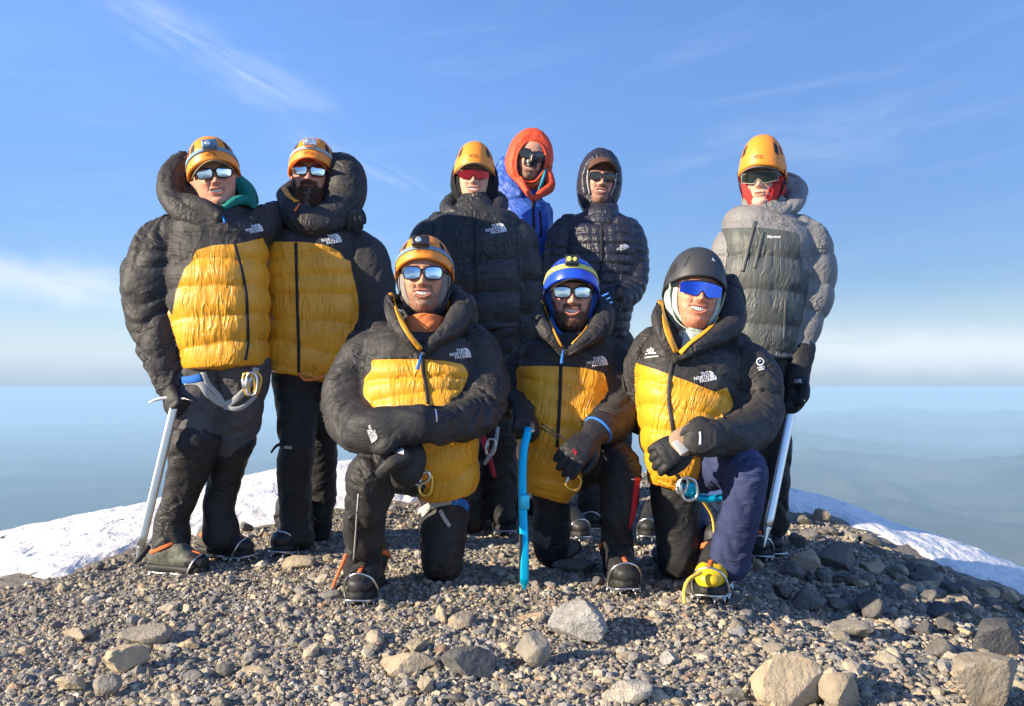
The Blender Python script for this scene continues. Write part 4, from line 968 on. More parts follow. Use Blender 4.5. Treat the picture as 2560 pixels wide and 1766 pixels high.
def boot(u, v, d, heading, root, upper, toe, roll=0, pitch=0, strapm=None, tabs=None, gaiter=None, sc=1.0, dz=0, bail=None, lift=.016, wrap=None, shaft=True):
    """(u,v,d) is where the toe meets the ground; heading 0 = towards the camera, + = towards the right"""
    p = W(u, v, d); h = R(heading); Rm = Matrix.Rotation(h, 4, 'Z') @ Matrix.Rotation(-math.pi / 2, 4, 'Z') @ Matrix.Rotation(R(pitch), 4, 'Y') @ Matrix.Rotation(R(roll), 4, 'X')
    M = Matrix.Translation(p + Vector((0, 0, lift + dz))) @ Rm @ Matrix.Scale(sc, 4)
    fz = dict(flat=(0, 0, 1), n=28)
    up = [Tube([(-.292, 0, .070, .030, .045), (-.262, 0, .078, .043, .062), (-.20, 0, .090, .047, .078), (-.14, 0, .078, .049, .064), (-.085, 0, .062, .052, .044), (-.040, 0, .055, .048, .034), (-.010, 0, .048, .036, .026)], **fz),
          Tube([(-.215, 0, .09, .056, .066), (-.215, 0, .13, .052, .060), (-.215, 0, .165, .050, .058)], n=28, flat=(1, 0, 0))]
    V, F = remesh(up if shaft else up[:1], .0065, 2); N = normals(V, F); V = V + N * ((ridge(V * 24, 3, 3) - .55) * .005)[:, None]
    P = F.shape[0]; cen = V[F].mean(1); lab = np.where((cen[:, 0] > -.085 + (cen[:, 2] - .03) * .25) & (cen[:, 2] < .095), 1, 0)
    lab = np.where((cen[:, 2] < .045), 1, lab) if wrap else lab
    q = {'quv': ('FLOAT_VECTOR', V)}
    def sub(Fs): us = np.unique(Fs); mp = np.zeros(len(V), int); mp[us] = np.arange(len(us)); return V[us], mp[Fs], {'quv': ('FLOAT_VECTOR', V[us])}
    v_, f_, a_ = sub(F[lab == 0]); b = part('boot', xf(M, v_), f_, upper, root, attrs=a_)
    v_, f_, a_ = sub(F[lab == 1]); part('toe_rand', xf(M, v_), f_, toe, b, attrs=a_)
    s = Tube([(-.298, 0, .017, .030, .017), (-.25, 0, .017, .041, .019), (-.15, 0, .017, .040, .017), (-.07, 0, .017, .053, .018), (-.02, 0, .017, .045, .018), (.002, 0, .019, .028, .015)], flat=(0, 0, 1), ex=4, n=28)
    part('sole', xf(M, s.V), s.F, M_RUB, b)
    # crampon: rails, cross bars, points, toe bail, heel lever
    ps = []
    for sd in (-1, 1):
        ps.append(wire([(-.29, sd * .030, -.004), (-.22, sd * .043, -.004), (-.16, sd * .036, -.004), (-.09, sd * .054, -.004), (-.03, sd * .046, -.004), (.006, sd * .022, -.002)], .0056, 6, 3))
        for x, y in ((-.28, .033), (-.22, .045), (-.11, .053), (-.07, .056), (-.03, .048)): ps.append(spike((x, sd * y, -.002), (0, sd * .15, -1), .038, .013))
        ps.append(spike((.0, sd * .026, -.002), (.9, 0, -.55), .040, .013))
    for x in (-.27, -.20, -.12, -.05): ps.append(wire([(x, -.045, -.004), (x, .045, -.004)], .0045, 6, 2))
    V1, F1 = joinVF(ps); cr = part('crampon', xf(M, V1), F1, M_STEEL, b)
    bl = [(-.060, -.059, .004), (-.045, -.057, .035), (-.030, -.043, .068), (-.022, -.018, .084), (-.020, 0, .087), (-.022, .018, .084), (-.030, .043, .068), (-.045, .057, .035), (-.060, .059, .004)]
    v_, f_ = wire(bl, .0044, 8, 3); part('toe_bail', xf(M, v_), f_, bail or M_METAL, b)
    v_, f_ = wire([(-.02, -.048, .002), (.012, -.040, .006), (.022, 0, .008), (.012, .040, .006), (-.02, .048, .002)], .0036, 8, 3); part('toe_bar', xf(M, v_), f_, bail or M_METAL, b)
    if strapm:
        k = 24; ring = [(-.222 + .078 * math.cos(a) - .01 * math.sin(a), .058 * math.sin(a), .112 + .03 * math.cos(a)) for a in np.linspace(0, 2 * math.pi, k + 1)]
        P = np.array(ring); T_ = np.gradient(P, axis=0); T_ /= np.linalg.norm(T_, axis=1, keepdims=True); N = P - [-.222, 0, .112]; N /= np.linalg.norm(N, axis=1, keepdims=True); B = np.cross(T_, N)
        v_, f_ = ribbon(P, N, B, .018, .003); part('ankle_strap', xf(M, v_), f_, strapm, b)
        P = np.array([(-.148, 0, .125), (-.11, 0, .108), (-.06, 0, .098), (-.025, 0, .090)]); P = crom(P, 4); N = np.tile([.3, 0, 1.0], (len(P), 1)); N /= np.linalg.norm(N, axis=1, keepdims=True)
        v_, f_ = ribbon(P, N, np.tile([0, 1.0, 0], (len(P), 1)), .014, .003); part('centre_strap', xf(M, v_), f_, strapm, b)
    if tabs:
        for sd in (-1, 1):
            v_, f_ = box((-.158, sd * .030, .175), (.006, .026, .014), bev=.3); part('lace_tab', xf(M, v_), f_, tabs, b)
    lz = [wire([(-.150 + .004 * i, -.026, .10 + .018 * i), (-.138 - .006 * i, 0, .106 + .018 * i), (-.150 + .004 * i, .026, .112 + .018 * i)], .0022, 5, 3) for i in range(4)]
    v_, f_ = joinVF(lz); part('laces', xf(M, v_), f_, M_KSTR, b)
    return b, M
def karabiner(c, h, w, mat, root, tilt=0, r=.0052, depth_dir=(0, -1, 0), name='karabiner'):
    c = np.array(c); t = math.radians(tilt); ux = np.array([math.cos(t), 0, -math.sin(t)]); uz = np.array([math.sin(t), 0, math.cos(t)])
    pts = [(-.35, .5), (.1, .52), (.45, .3), (.5, -.1), (.38, -.45), (0, -.55), (-.38, -.45), (-.5, -.1), (-.48, .3)]
    v, f = wire([c + ux * a * w + uz * b * h for a, b in pts], r, 8, 3, closed=True); o = part(name, v, f, mat, root)
    v, f = wire([c - ux * .47 * w + uz * .25 * h, c - ux * .49 * w - uz * .18 * h], r * 1.5, 8, 2); part('locking_sleeve', v, f, M_METAL, o); return o
# ------------------------------------------------------------------ clothing on tubes
def near_all(V, tubes):
    D = []; S = []; A = []; Rr = []
    for t in tubes:
        d, s, a, r = t.near(V); D.append(d); S.append(s); A.append(a); Rr.append(r)
    return np.array(D), np.array(S), np.array(A), np.array(Rr)
def quilt(V, N, s, ang, rad, seams=None, sp=.1, amp=.012, seed=0, pw=.75):
    wob = (fbm(V * 6 + seed, 3, seed) - .5) * .018
    if seams is not None:
        q = np.sort(np.array(seams)); q = np.concatenate([[q[0] - (q[1] - q[0]) * k for k in (3, 2, 1)], q, [q[-1] + (q[-1] - q[-2]) * k for k in (1, 2, 3, 4)]])
        f = np.interp(s + wob, q, np.arange(len(q)))
    else: f = (s + wob) / sp
    ph = f - np.floor(f); b = np.sin(math.pi * ph)
    pil = amp * (np.maximum(b, 0) ** pw - .60)
    near = (1 - b) ** 1.5
    q = np.stack([ang * rad * 26, s * 6 + np.floor(f) * 3.7, 0 * s], 1)
    puck = -(ridge(q + seed, 2, seed + 5) - .62) * (.0062 * near + .0022)
    big = (fbm(np.stack([V[:, 0] * 7, V[:, 1] * 7, V[:, 2] * 9], 1) + seed, 3, seed + 9) - .5) * .016
    return pil + puck + big
def folds(V, s, ang, rad, amp=.008, seed=0, k=(5, 13)):
    """soft creases that mostly run across a limb, twisting around it"""
    q = np.stack([ang * rad * k[0] + s * 5, s * k[1] + np.sin(ang * 2 + seed) * .8, np.full_like(s, seed * 1.7)], 1)
    r = .6 - ridge(q, 2, seed)
    q2 = np.stack([ang * rad * 18, s * 30, np.full_like(s, seed)], 1)
    return amp * r * 1.5 + amp * .12 * (.6 - ridge(q2 + 7, 1, seed + 3)) + (fbm(V * 5 + seed, 2, seed + 2) - .5) * amp * 1.6
def subset(V, F, sel, attrs):
    Fs = F[sel]; us = np.unique(Fs); mp = np.zeros(len(V), int); mp[us] = np.arange(len(us))
    return V[us], mp[Fs], {k: (t, a[us]) for k, (t, a) in attrs.items()}
def poly_sd(poly, u, v):
    P = np.array(poly, float); Q = np.roll(P, -1, 0); d = np.full(len(u), 1e9); gx = np.zeros(len(u)); gy = np.zeros(len(u)); ins = np.zeros(len(u), bool)
    for (x0, y0), (x1, y1) in zip(P, Q):
        dx, dy = x1 - x0, y1 - y0; t = np.clip(((u - x0) * dx + (v - y0) * dy) / max(1e-9, dx * dx + dy * dy), 0, 1)
        cx, cy = x0 + t * dx - u, y0 + t * dy - v; e = np.hypot(cx, cy); m = e < d; d = np.where(m, e, d); gx = np.where(m, cx, gx); gy = np.where(m, cy, gy)
        c = ((y0 > v) != (y1 > v)) & (u < (x1 - x0) * (v - y0) / (y1 - y0 + 1e-12) + x0); ins ^= c
    return np.where(ins, -d, d), gx, gy
def tidy(F, code):
    """give stray islands of a cut piece to the piece round them"""
    E = np.sort(edges_of(F), 1); fid = np.tile(np.arange(len(F)), F.shape[1]); key = E[:, 0].astype(np.int64) * (F.max() + 1) + E[:, 1]; o = np.argsort(key, kind='stable'); k = key[o]; f = fid[o]
    m = k[1:] == k[:-1]; a, b = f[:-1][m], f[1:][m]
    for _ in range(3):
        same = code[a] == code[b]; lab = np.arange(len(F)); A, B = a[same], b[same]
        while True:
            n = lab.copy(); np.minimum.at(n, A, lab[B]); np.minimum.at(n, B, lab[A]); n = n[n]
            if (n == lab).all(): break
            lab = n
        ids, cnt = np.unique(lab, return_counts=True); big = {c: cnt[code[ids] == c].max() for c in set(code.tolist())}
        small = set(i for i, c in zip(ids.tolist(), cnt.tolist()) if c < big[int(code[i])] * (.5 if code[i] == 0 else .12))
        if not small: break
        new = code.copy(); sm = np.isin(lab, list(small)); x = a[~same]; y = b[~same]
        for c in small:
            sel = np.concatenate([code[y[lab[x] == c]], code[x[lab[y] == c]]])
            if len(sel): new[lab == c] = np.bincount(sel).argmax()
        code = new
    return code
def garment(root, name, tubes, labels, vox, mats, panel=None, style=None, extra=None, smooth=3, panel_name='chest_panel', inset=.009, subname=None, seed=0, D=3.0, pmat=None, back_v=None):
    """one suit piece: union of tubes, quilted / creased, then cut into its parts. Returns (object, tree)"""
    V, F = remesh(tubes + (extra or []), vox, smooth); Dn, S, A, Rr = near_all(V, tubes)
    lab = Dn.argmin(0); lf = np.zeros((len(V), len(tubes))); lf[np.arange(len(V)), lab] = 1
    for _ in range(6): lf = lapf(lf, F, .7)
    N = normals(V, F); dis = np.zeros(len(V)); wts = lf ** 2; wts /= wts.sum(1, keepdims=True)
    for i, t in enumerate(tubes):
        st = (style or {}).get(i, ('folds', {}))
        if st[0] == 'quilt': dd = quilt(V, N, S[i], A[i], Rr[i], seed=seed + i, **st[1])
        elif st[0] == 'folds': dd = folds(V, S[i], A[i], Rr[i], seed=seed + i * 3, **st[1])
        else: dd = 0 * dis
        dis += wts[:, i] * dd
    lab = lf.argmax(1); V = V + N * (dis - inset)[:, None]
    idx = np.arange(len(V)); quv = np.stack([A[lab, idx] * Rr[lab, idx], S[lab, idx], lab * 1.0], 1)
    labels = np.array(labels)
    fl = lf[F].sum(1).argmax(1); code = labels[fl]
    if panel is not None:
        u, v = px(V); sd, gx, gy = poly_sd(panel, u, v); front = V[:, 1] < D + .06
        tor = labels[lab] == 0; near = (np.abs(sd) * V[:, 1] / FPX < vox * .75) & front & tor
        V[near, 0] += gx[near] * V[near, 1] / FPX; V[near, 2] -= gy[near] * V[near, 1] / FPX
        u, v = px(V); sd, _, _ = poly_sd(panel, u, v); pm = sd[F].mean(1) < 0
        if back_v is not None: pm = np.where(V[F][:, :, 1].mean(1) < D + .06, pm, v[F].mean(1) > back_v)
        code = np.where((code == 0) & pm, 99, code)
    code = tidy(F, code)
    E = np.sort(edges_of(F), 1); fid = np.tile(np.arange(len(F)), F.shape[1]); key = E[:, 0].astype(np.int64) * len(V) + E[:, 1]; o = np.argsort(key, kind='stable')
    m = (key[o][1:] == key[o][:-1]) & (code[fid[o][1:]] != code[fid[o][:-1]]); BE = E[o[1:][m]]       # seams between cut pieces: straighten them
    deg = np.bincount(BE.ravel(), minlength=len(V)); ok = deg == 2
    for _ in range(5):
        S_ = np.zeros_like(V)
        for c in range(3): S_[:, c] = np.bincount(BE[:, 0], V[BE[:, 1], c], len(V)) + np.bincount(BE[:, 1], V[BE[:, 0], c], len(V))
        V = np.where(ok[:, None], V * .4 + S_ / 2 * .6, V)
    at = {'quv': ('FLOAT_VECTOR', quv)}; main = None
    v_, f_, a_ = subset(V, F, code == 0, at); main = part(name, v_, f_, mats[0], root, attrs=a_)
    for c in sorted(set(code.tolist()) - {0}):
        v_, f_, a_ = subset(V, F, code == c, at)
        if c == 99: part(panel_name, v_, f_, pmat or mats[-1], main, attrs=a_)
        else: part((subname or {}).get(c, 'sleeve'), v_, f_, mats[c] if c < len(mats) else mats[0], main, attrs=a_)
    return main, bvh(V, F), (V, F)
def logo_art():
    V, F = [], []; o = 0
    for i, (t, y) in enumerate((('THE', .62), ('NORTH', .31), ('FACE', 0.0))):
        v, f = text_vf(t, .40, .012, align='RIGHT'); v = v * [1.0, 1, 1] + [.98, y, 0]; V.append(v); F += [tuple(a + o for a in q) for q in f]; o += len(v)
    for r0, r1 in ((.0, .30), (.36, .62), (.68, .95)):        # the dome of three bands
        n = 10; a = np.linspace(0, math.pi / 2, n); k = np.array([[1.03 + r * math.cos(t) * .62, r * math.sin(t), 0] for t in a for r in (r0, r1)]); V.append(k)
        F += [(o + 2 * i, o + 2 * i + 1, o + 2 * i + 3, o + 2 * i + 2) for i in range(n - 1)]; o += len(k)
    V = np.vstack(V); V[:, 0] -= .75; V[:, 1] -= .45; return V, F
LOGO = logo_art()
def emblem_art():
    V, F = [], []; o = 0
    n = 22
    for k, (r0, r1) in enumerate(((.36, .5),)):
        a = np.linspace(0, 2 * math.pi, n); q = np.array([[r * math.cos(t), .35 + r * math.sin(t), 0] for t in a for r in (r0, r1)]); V.append(q); F += [(o + 2 * i, o + 2 * i + 1, o + 2 * i + 3, o + 2 * i + 2) for i in range(n - 1)]; o += len(q)
    q = np.array([(-.3, .1, 0), (-.02, .62, 0), (.12, .42, 0), (-.05, .3, 0)]); V.append(q); F.append((o, o + 1, o + 2, o + 3)); o += 4
    for t, y in (('SUMMIT', -.42), ('SERIES', -.68)):
        v, f = text_vf(t, .26, .008, align='CENTER'); V.append(v + [0, y, 0]); F += [tuple(a + o for a in q) for q in f]; o += len(v)
    return np.vstack(V), F
EMBL = emblem_art()
def decal(name, tree, art, u, v, s, ang, parent, mat=None, lift=.0022, squash=1.0):
    r = print_on(tree, art, u, v, s, ang, lift, squash)
    if r is not None: return part(name, r[0], r[1], mat or M_WHITE_P, parent, smooth=False)
def tape(name, tree, pts, w, mat, parent, th=.003, lift=0.0, sub=6):
    r = drape(tree, pts, w, th, sub, lift)
    if r is not None: return part(name, r[0], r[1], mat, parent)
def zipper(tree, pts, parent, w=.011, mat=None, pull=None, pullmat=None):
    z = tape('zip', tree, pts, w, mat or M_KSTR, parent, .0035, .0025)
    if pull and z is not None:
        h = cast(tree, *pull[0]); h2 = cast(tree, *pull[1])
        if h and h2:
            v, f = wire([h[0] + h[1] * .006, (h[0] + h2[0]) / 2 + h[1] * .010, h2[0] + h2[1] * .010], [.0025, .004, .005], 8, 3); part('zip_pull', v, f, pullmat or M_BSTR, parent)
def body_and_head(root, M, tubes, k, vox=.014, head_scale=1.0):
    """skin: one continuous mesh of head, neck, trunk and limbs (inside the clothes)"""
    V, F, C, BM, mouth = head_local(k); Wd = xf(M, V); ni = 110
    nb = xf(M, [(0, .012, -.235)])[0]; nt_ = xf(M, [(0, .012, -.16)])[0]
    slim = []
    for t in tubes:
        q = Tube.__new__(Tube); st = [(*p, max(.02, a * .5), max(.02, b * .5)) for p, a, b in zip(t.P[:max(4, len(t.P) - 6):3], t.rw[::3], t.rd[::3])]
        slim.append(Tube(st, n=14, sub=2, cap=(.3, .1)))
    neck = Tube([(*(nb * 2 - nt_), .07, .07), (*nb, .058, .056), (*nt_, .054, .052)], n=16, sub=3)
    bv, bf = remesh(slim + [neck], vox, 1)
    up = (nt_ - nb) / np.linalg.norm(nt_ - nb); h = (bv - nb) @ up; rad = np.linalg.norm((bv - nb) - h[:, None] * up, axis=1)
    cut = (h[bf].min(1) > .012) & (rad[bf].max(1) < .11); bf = bf[~cut]
    us = np.unique(bf); mp = np.zeros(len(bv), int); mp[us] = np.arange(len(us)); bv = bv[us]; bf = mp[bf]
    c0 = np.tile([*k.get('skin', (.55, .33, .24)), 1], (len(bv), 1))
    n1 = len(Wd); AV = np.vstack([Wd, bv]); AF = [tuple(f) for f in F.tolist()] + [tuple(i + n1 for i in f) for f in bf.tolist()]; AC = np.vstack([C, c0])
    bm = bmesh.new(); vs = [bm.verts.new(p) for p in AV]
    for f in AF:
        try: bm.faces.new([vs[i] for i in f])
        except ValueError: pass
    try:
        bm.verts.ensure_lookup_table(); e1 = [e for e in bm.edges if e.is_boundary and all(v in set(vs[:ni]) for v in e.verts)] if False else []
        ring = set(vs[:ni]); e1 = [e for e in bm.edges if e.is_boundary and e.verts[0] in ring and e.verts[1] in ring]
        bset = [e for e in bm.edges if e.is_boundary and e not in set(e1) and (np.array(e.verts[0].co) - nb) @ up > -.03 and np.linalg.norm(np.array(e.verts[0].co) - nb) < .12]
        bmesh.ops.bridge_loops(bm, edges=e1 + bset)
    except Exception as ex: print('bridge', ex)
    bm.verts.index_update(); FF = [tuple(v.index for v in f.verts) for f in bm.faces]; bm.free()
    o = part('body', AV, FF, M_SKIN, root, attrs={'col': ('FLOAT_COLOR', AC)})
    wm, hm, sm = mouth
    if sm > .15:
        zc = lambda x: -.0645 + 9.5 * sm * x * x; fy = lambda x, z: -.0835 + 13 * x * x * .9
        a, b = sgrid(-wm * .88, wm * .88, 81, lambda x: zc(x) - hm * (1 - (x / wm) ** 2) * .62, lambda x: zc(x) + hm * (1 - (x / wm) ** 2) * 1.0 + .001, 4, lambda x, z: fy(x, z) - .0022 * abs(math.cos(x * math.pi / .0068)) ** .4)
        part('teeth', xf(M, a), b, M_TEETH, o)
    N = normals(V, F)
    if k.get('hairs'):
        sel = np.nonzero((BM > .30))[0]; cc = np.array(k['bcol'])[None].repeat(len(V), 0)
        rs = np.random.RandomState(5)
        Vb, Fb, Cb = blades(V[sel], N[sel], cc[sel], k.get('hlen', .006), .0006, k.get('down', .45), 3, k['hairs'])
        part('beard', xf(M, Vb), Fb, M_HAIR, o, attrs={'col': ('FLOAT_COLOR', Cb)}, smooth=False)
    return o
# ------------------------------------------------------------------ the nine climbers
def soft(root, name, tubes, vox, mat, amp=.006, seed=0, smooth=3, style=None, k=(5, 13), inset=None):
    st = style or {i: ('folds', dict(amp=amp, k=k)) for i in range(len(tubes))}
    return garment(root, name, tubes, [0] * len(tubes), vox, [mat], style=st, smooth=smooth, seed=seed, inset=inset if inset is not None else (.013 if name == 'hood' else .003))
def seam(t, D, pts): return [float(t.near(np.array([tuple(W(u, v, D))]))[1][0]) for u, v in pts]
def base_of(u, v, d): return W(u, v, d)
def flock(root, name, M, pts, r, mat, n=8, sub=3): v, f = wire(xf(M, pts), r, n, sub); return part(name, v, f, mat, root)
def chin_straps(M, root, mat=M_KSTR):
    ps = []
    for s in (-1, 1):
        for y in (-.035, .03):
            P = crom([(s * .094, y, .03), (s * .090, y * .6 - .012, -.02), (s * .078, -.03, -.065)], 4); N = np.tile([s * 1.0, -.25, 0], (len(P), 1)); ps.append(ribbon(P, N, np.tile([0, 1.0, 0], (len(P), 1)), .013, .0016))
        P = crom([(s * .078, -.03, -.065), (s * .060, -.052, -.108), (s * .025, -.066, -.131), (0, -.068, -.133)], 4); N = P - [0, -.03, -.05]; N /= np.linalg.norm(N, axis=1, keepdims=True)
        ps.append(ribbon(P, N, np.tile([0, 1.0, 0], (len(P), 1)), .013, .0016))
    v, f = joinVF(ps); return part('chin_strap', xf(M, v), f, mat, root)
V12 = dict(ex=2.5, n=30, cap=(.9, .16))
# ============ 1: far left, black and yellow parka, orange helmet
def person1():
    D = 3.6
    r = empty('person', W(480, 1450, D), 'man at the far left in a yellow and black parka, green scarf and grey trousers', 'person')
    T = pt([(562, 545, .02, 66, 60), (550, 578, .0, 118, 82), (545, 650, 0, 124, 98), (548, 740, 0, 126, 106), (555, 830, 0, 120, 104), (562, 880, 0, 112, 100), (565, 922, 0, 106, 95)], D, **V12)
    A1 = pt([(440, 600, .02, 74), (398, 640, 0, 80), (378, 715, -.02, 76), (374, 790, -.03, 68), (398, 860, -.05, 63), (412, 920, -.07, 53), (420, 962, -.08, 45)], D)
    A2 = pt([(620, 585, .02, 62), (668, 560, .14, 56), (730, 545, .36, 50), (810, 535, .46, 46), (868, 512, .36, 40)], D)
    L1 = pt([(510, 915, .02, 84, 80), (493, 990, .0, 80, 78), (488, 1070, -.02, 66, 66), (490, 1110, -.03, 58, 58), (468, 1190, -.0, 44, 44), (436, 1290, .03, 38, 38), (430, 1345, .03, 38, 38)], D)
    L2 = pt([(610, 915, .02, 76, 80), (600, 990, .05, 70, 76), (588, 1070, .08, 60, 64), (586, 1110, .08, 47, 52), (560, 1190, .12, 36, 42), (546, 1263, .14, 34, 38), (550, 1320, .14, 36, 36)], D)
    seat = pt([(562, 880, .04, 90, 78), (562, 950, .05, 96, 80), (560, 985, .06, 66, 66)], D)
    tm, tt, tvf = garment(r, 'trousers', [L1, L2, seat], [1, 1, 0], .0085, [M_PGREY, M_PGREY], style={i: ('folds', dict(amp=.013, k=(5, 13))) for i in range(3)}, seed=4, subname={1: 'trouser_leg'})
    # lower legs are black gaiter cloth over the charcoal trousers
    for pts, nm in (([(490, 1100, -.03, 66), (468, 1190, 0, 55), (434, 1290, .03, 46), (428, 1345, .03, 49), (427, 1364, .03, 50)], 5), ([(586, 1104, .08, 55), (562, 1190, .12, 44), (549, 1263, .14, 43), (551, 1320, .14, 47), (553, 1340, .14, 50)], 8)):
        soft(r, 'gaiter', [pt(pts, D)], .0085, M_PBLK2, .012, nm, k=(5, 12))
    ss = seam(T, D, [(545, 662), (545, 726), (545, 800), (548, 868)])
    YP = [(476, 660), (490, 626), (536, 613), (585, 611), (590, 611), (670, 592), (720, 592), (720, 960), (380, 960), (380, 700), (430, 790), (440, 730), (463, 668)]
    j, jt, _ = garment(r, 'jacket', [T, A1, A2], [0, 1, 1], .0068, [M_BLK, M_BLK, M_YEL], panel=YP, style={0: ('quilt', dict(seams=ss, amp=.011)), 1: ('folds', dict(amp=.017)), 2: ('folds', dict(amp=.010))}, seed=11, D=D, back_v=615)
    H = [pt([(452, 408, .08, 34), (426, 440, .03, 36), (428, 492, -.02, 38), (462, 535, -.08, 36), (520, 562, -.10, 32), (572, 560, -.08, 28), (612, 535, .02, 28), (600, 500, .12, 34), (520, 470, .18, 44), (452, 420, .12, 40)], D),
         pt([(462, 400, .10, 34, 40), (456, 440, .08, 36, 44), (460, 485, .05, 38, 44), (500, 510, .05, 44, 44)], D), pt([(452, 505, -.04, 28), (488, 512, -.09, 30), (522, 520, -.11, 24), (548, 542, -.12, 22)], D), pt([(520, 610, -.0, 120, 84), (510, 560, .0, 92, 70)], D), pt([(545, 590, -.02, 80, 50), (550, 565, .02, 60, 46)], D)]
    soft(j, 'hood', H, .0068, M_BLK, .010, 5)
    zipper(jt, [(587, 612), (606, 683), (616, 745), (618, 800), (620, 850), (613, 900)], j, pull=((555, 540), (563, 560)))
    decal('logo', jt, LOGO, 638, 572, 21, 10, j)
    hm = head_matrix(536, 434, 3.53, 18, 2, -10)
    k = dict(skin=(.55, .30, .22), flush=1.5, smile=.8, beard=.12, bcol=(.35, .28, .22), wide=1.03)
    b = body_and_head(r, hm, [T, A1, L1, L2, seat], k)
    hl = Helmet(hm, r, M_HEL, h=.106); hl.vents(); hl.strap(M_LBSTR); hl.lamp(M_LAMPB, M_LAMPB, t=.46); hl.text('PETZL', .13)
    brim(hm, r, M_TCAP, drop=.038); capband(hm, r, M_TCAP)
    lens_pair(hm, M_CHROME, r)
    flock(r, 'hair', hm, [(-.076, -.02, .03), (-.079, .0, .012), (-.078, .02, .0)], .008, M_TCAP, 6)
    soft(r, 'scarf', [pt([(588, 452, .06, 16, 20), (612, 480, .05, 20, 22), (630, 512, .02, 16, 16)], 3.6), pt([(560, 520, -.06, 12), (596, 500, -.04, 14), (625, 505, -.0, 14), (634, 518, .0, 10)], 3.6), pt([(590, 440, .10, 14, 26), (618, 470, .12, 18, 30), (632, 500, .1, 14, 24)], 3.6)], .006, M_GREEN, .008, 9)
    h, hx = hand(W(424, 968, 3.50), (W(432, 1010, 3.46) - W(424, 968, 3.50)), Vector((-.55, -1, .1)), -1, r, curl=(.9, 1.2, .8), scale=1.02, cuff=.05, thumb=.6)
    hand(W(868, 512, 3.80), (W(893, 562, 3.62) - W(868, 512, 3.80)), Vector((.25, -.75, .65)), 1, r, curl=(.45, .6, .4), scale=1.0, cuff=.05, thumb=.2)
    tape('leg_loop', tt, [(462, 955), (500, 958), (520, 985), (560, 1012), (600, 990), (630, 950), (640, 920)], .026, M_GSTR, r, .004, .002)
    tape('waist_strap', tt, [(455, 952), (480, 950), (504, 944)], .030, M_BSTR, r, .004, .004)
    tape('leg_loop', tt, [(508, 930), (520, 962), (548, 992), (562, 1018)], .022, M_GSTR, r, .004, .004)
    tape('leg_loop', tt, [(560, 1018), (600, 1022), (640, 990)], .018, M_GSTR, r, .004, .002)
    for x, m, tl in ((622, M_GOLD, -6), (638, M_GOLD, 12), (630, M_METAL, 2)): karabiner(W(x, 960, 3.44 - .01 * (x == 630)), .080, .042, m, r, tl)
    for p, t_, rr, ya in (((514, 1447), 3.56, 74, 0), ((625, 1404), 3.72, 68, 0)):
        boot(p[0], p[1], t_, rr, r, M_BOOTG, M_BOOTK, strapm=M_ORSTR, lift=.022, bail=M_METAL, sc=.86)
person1()
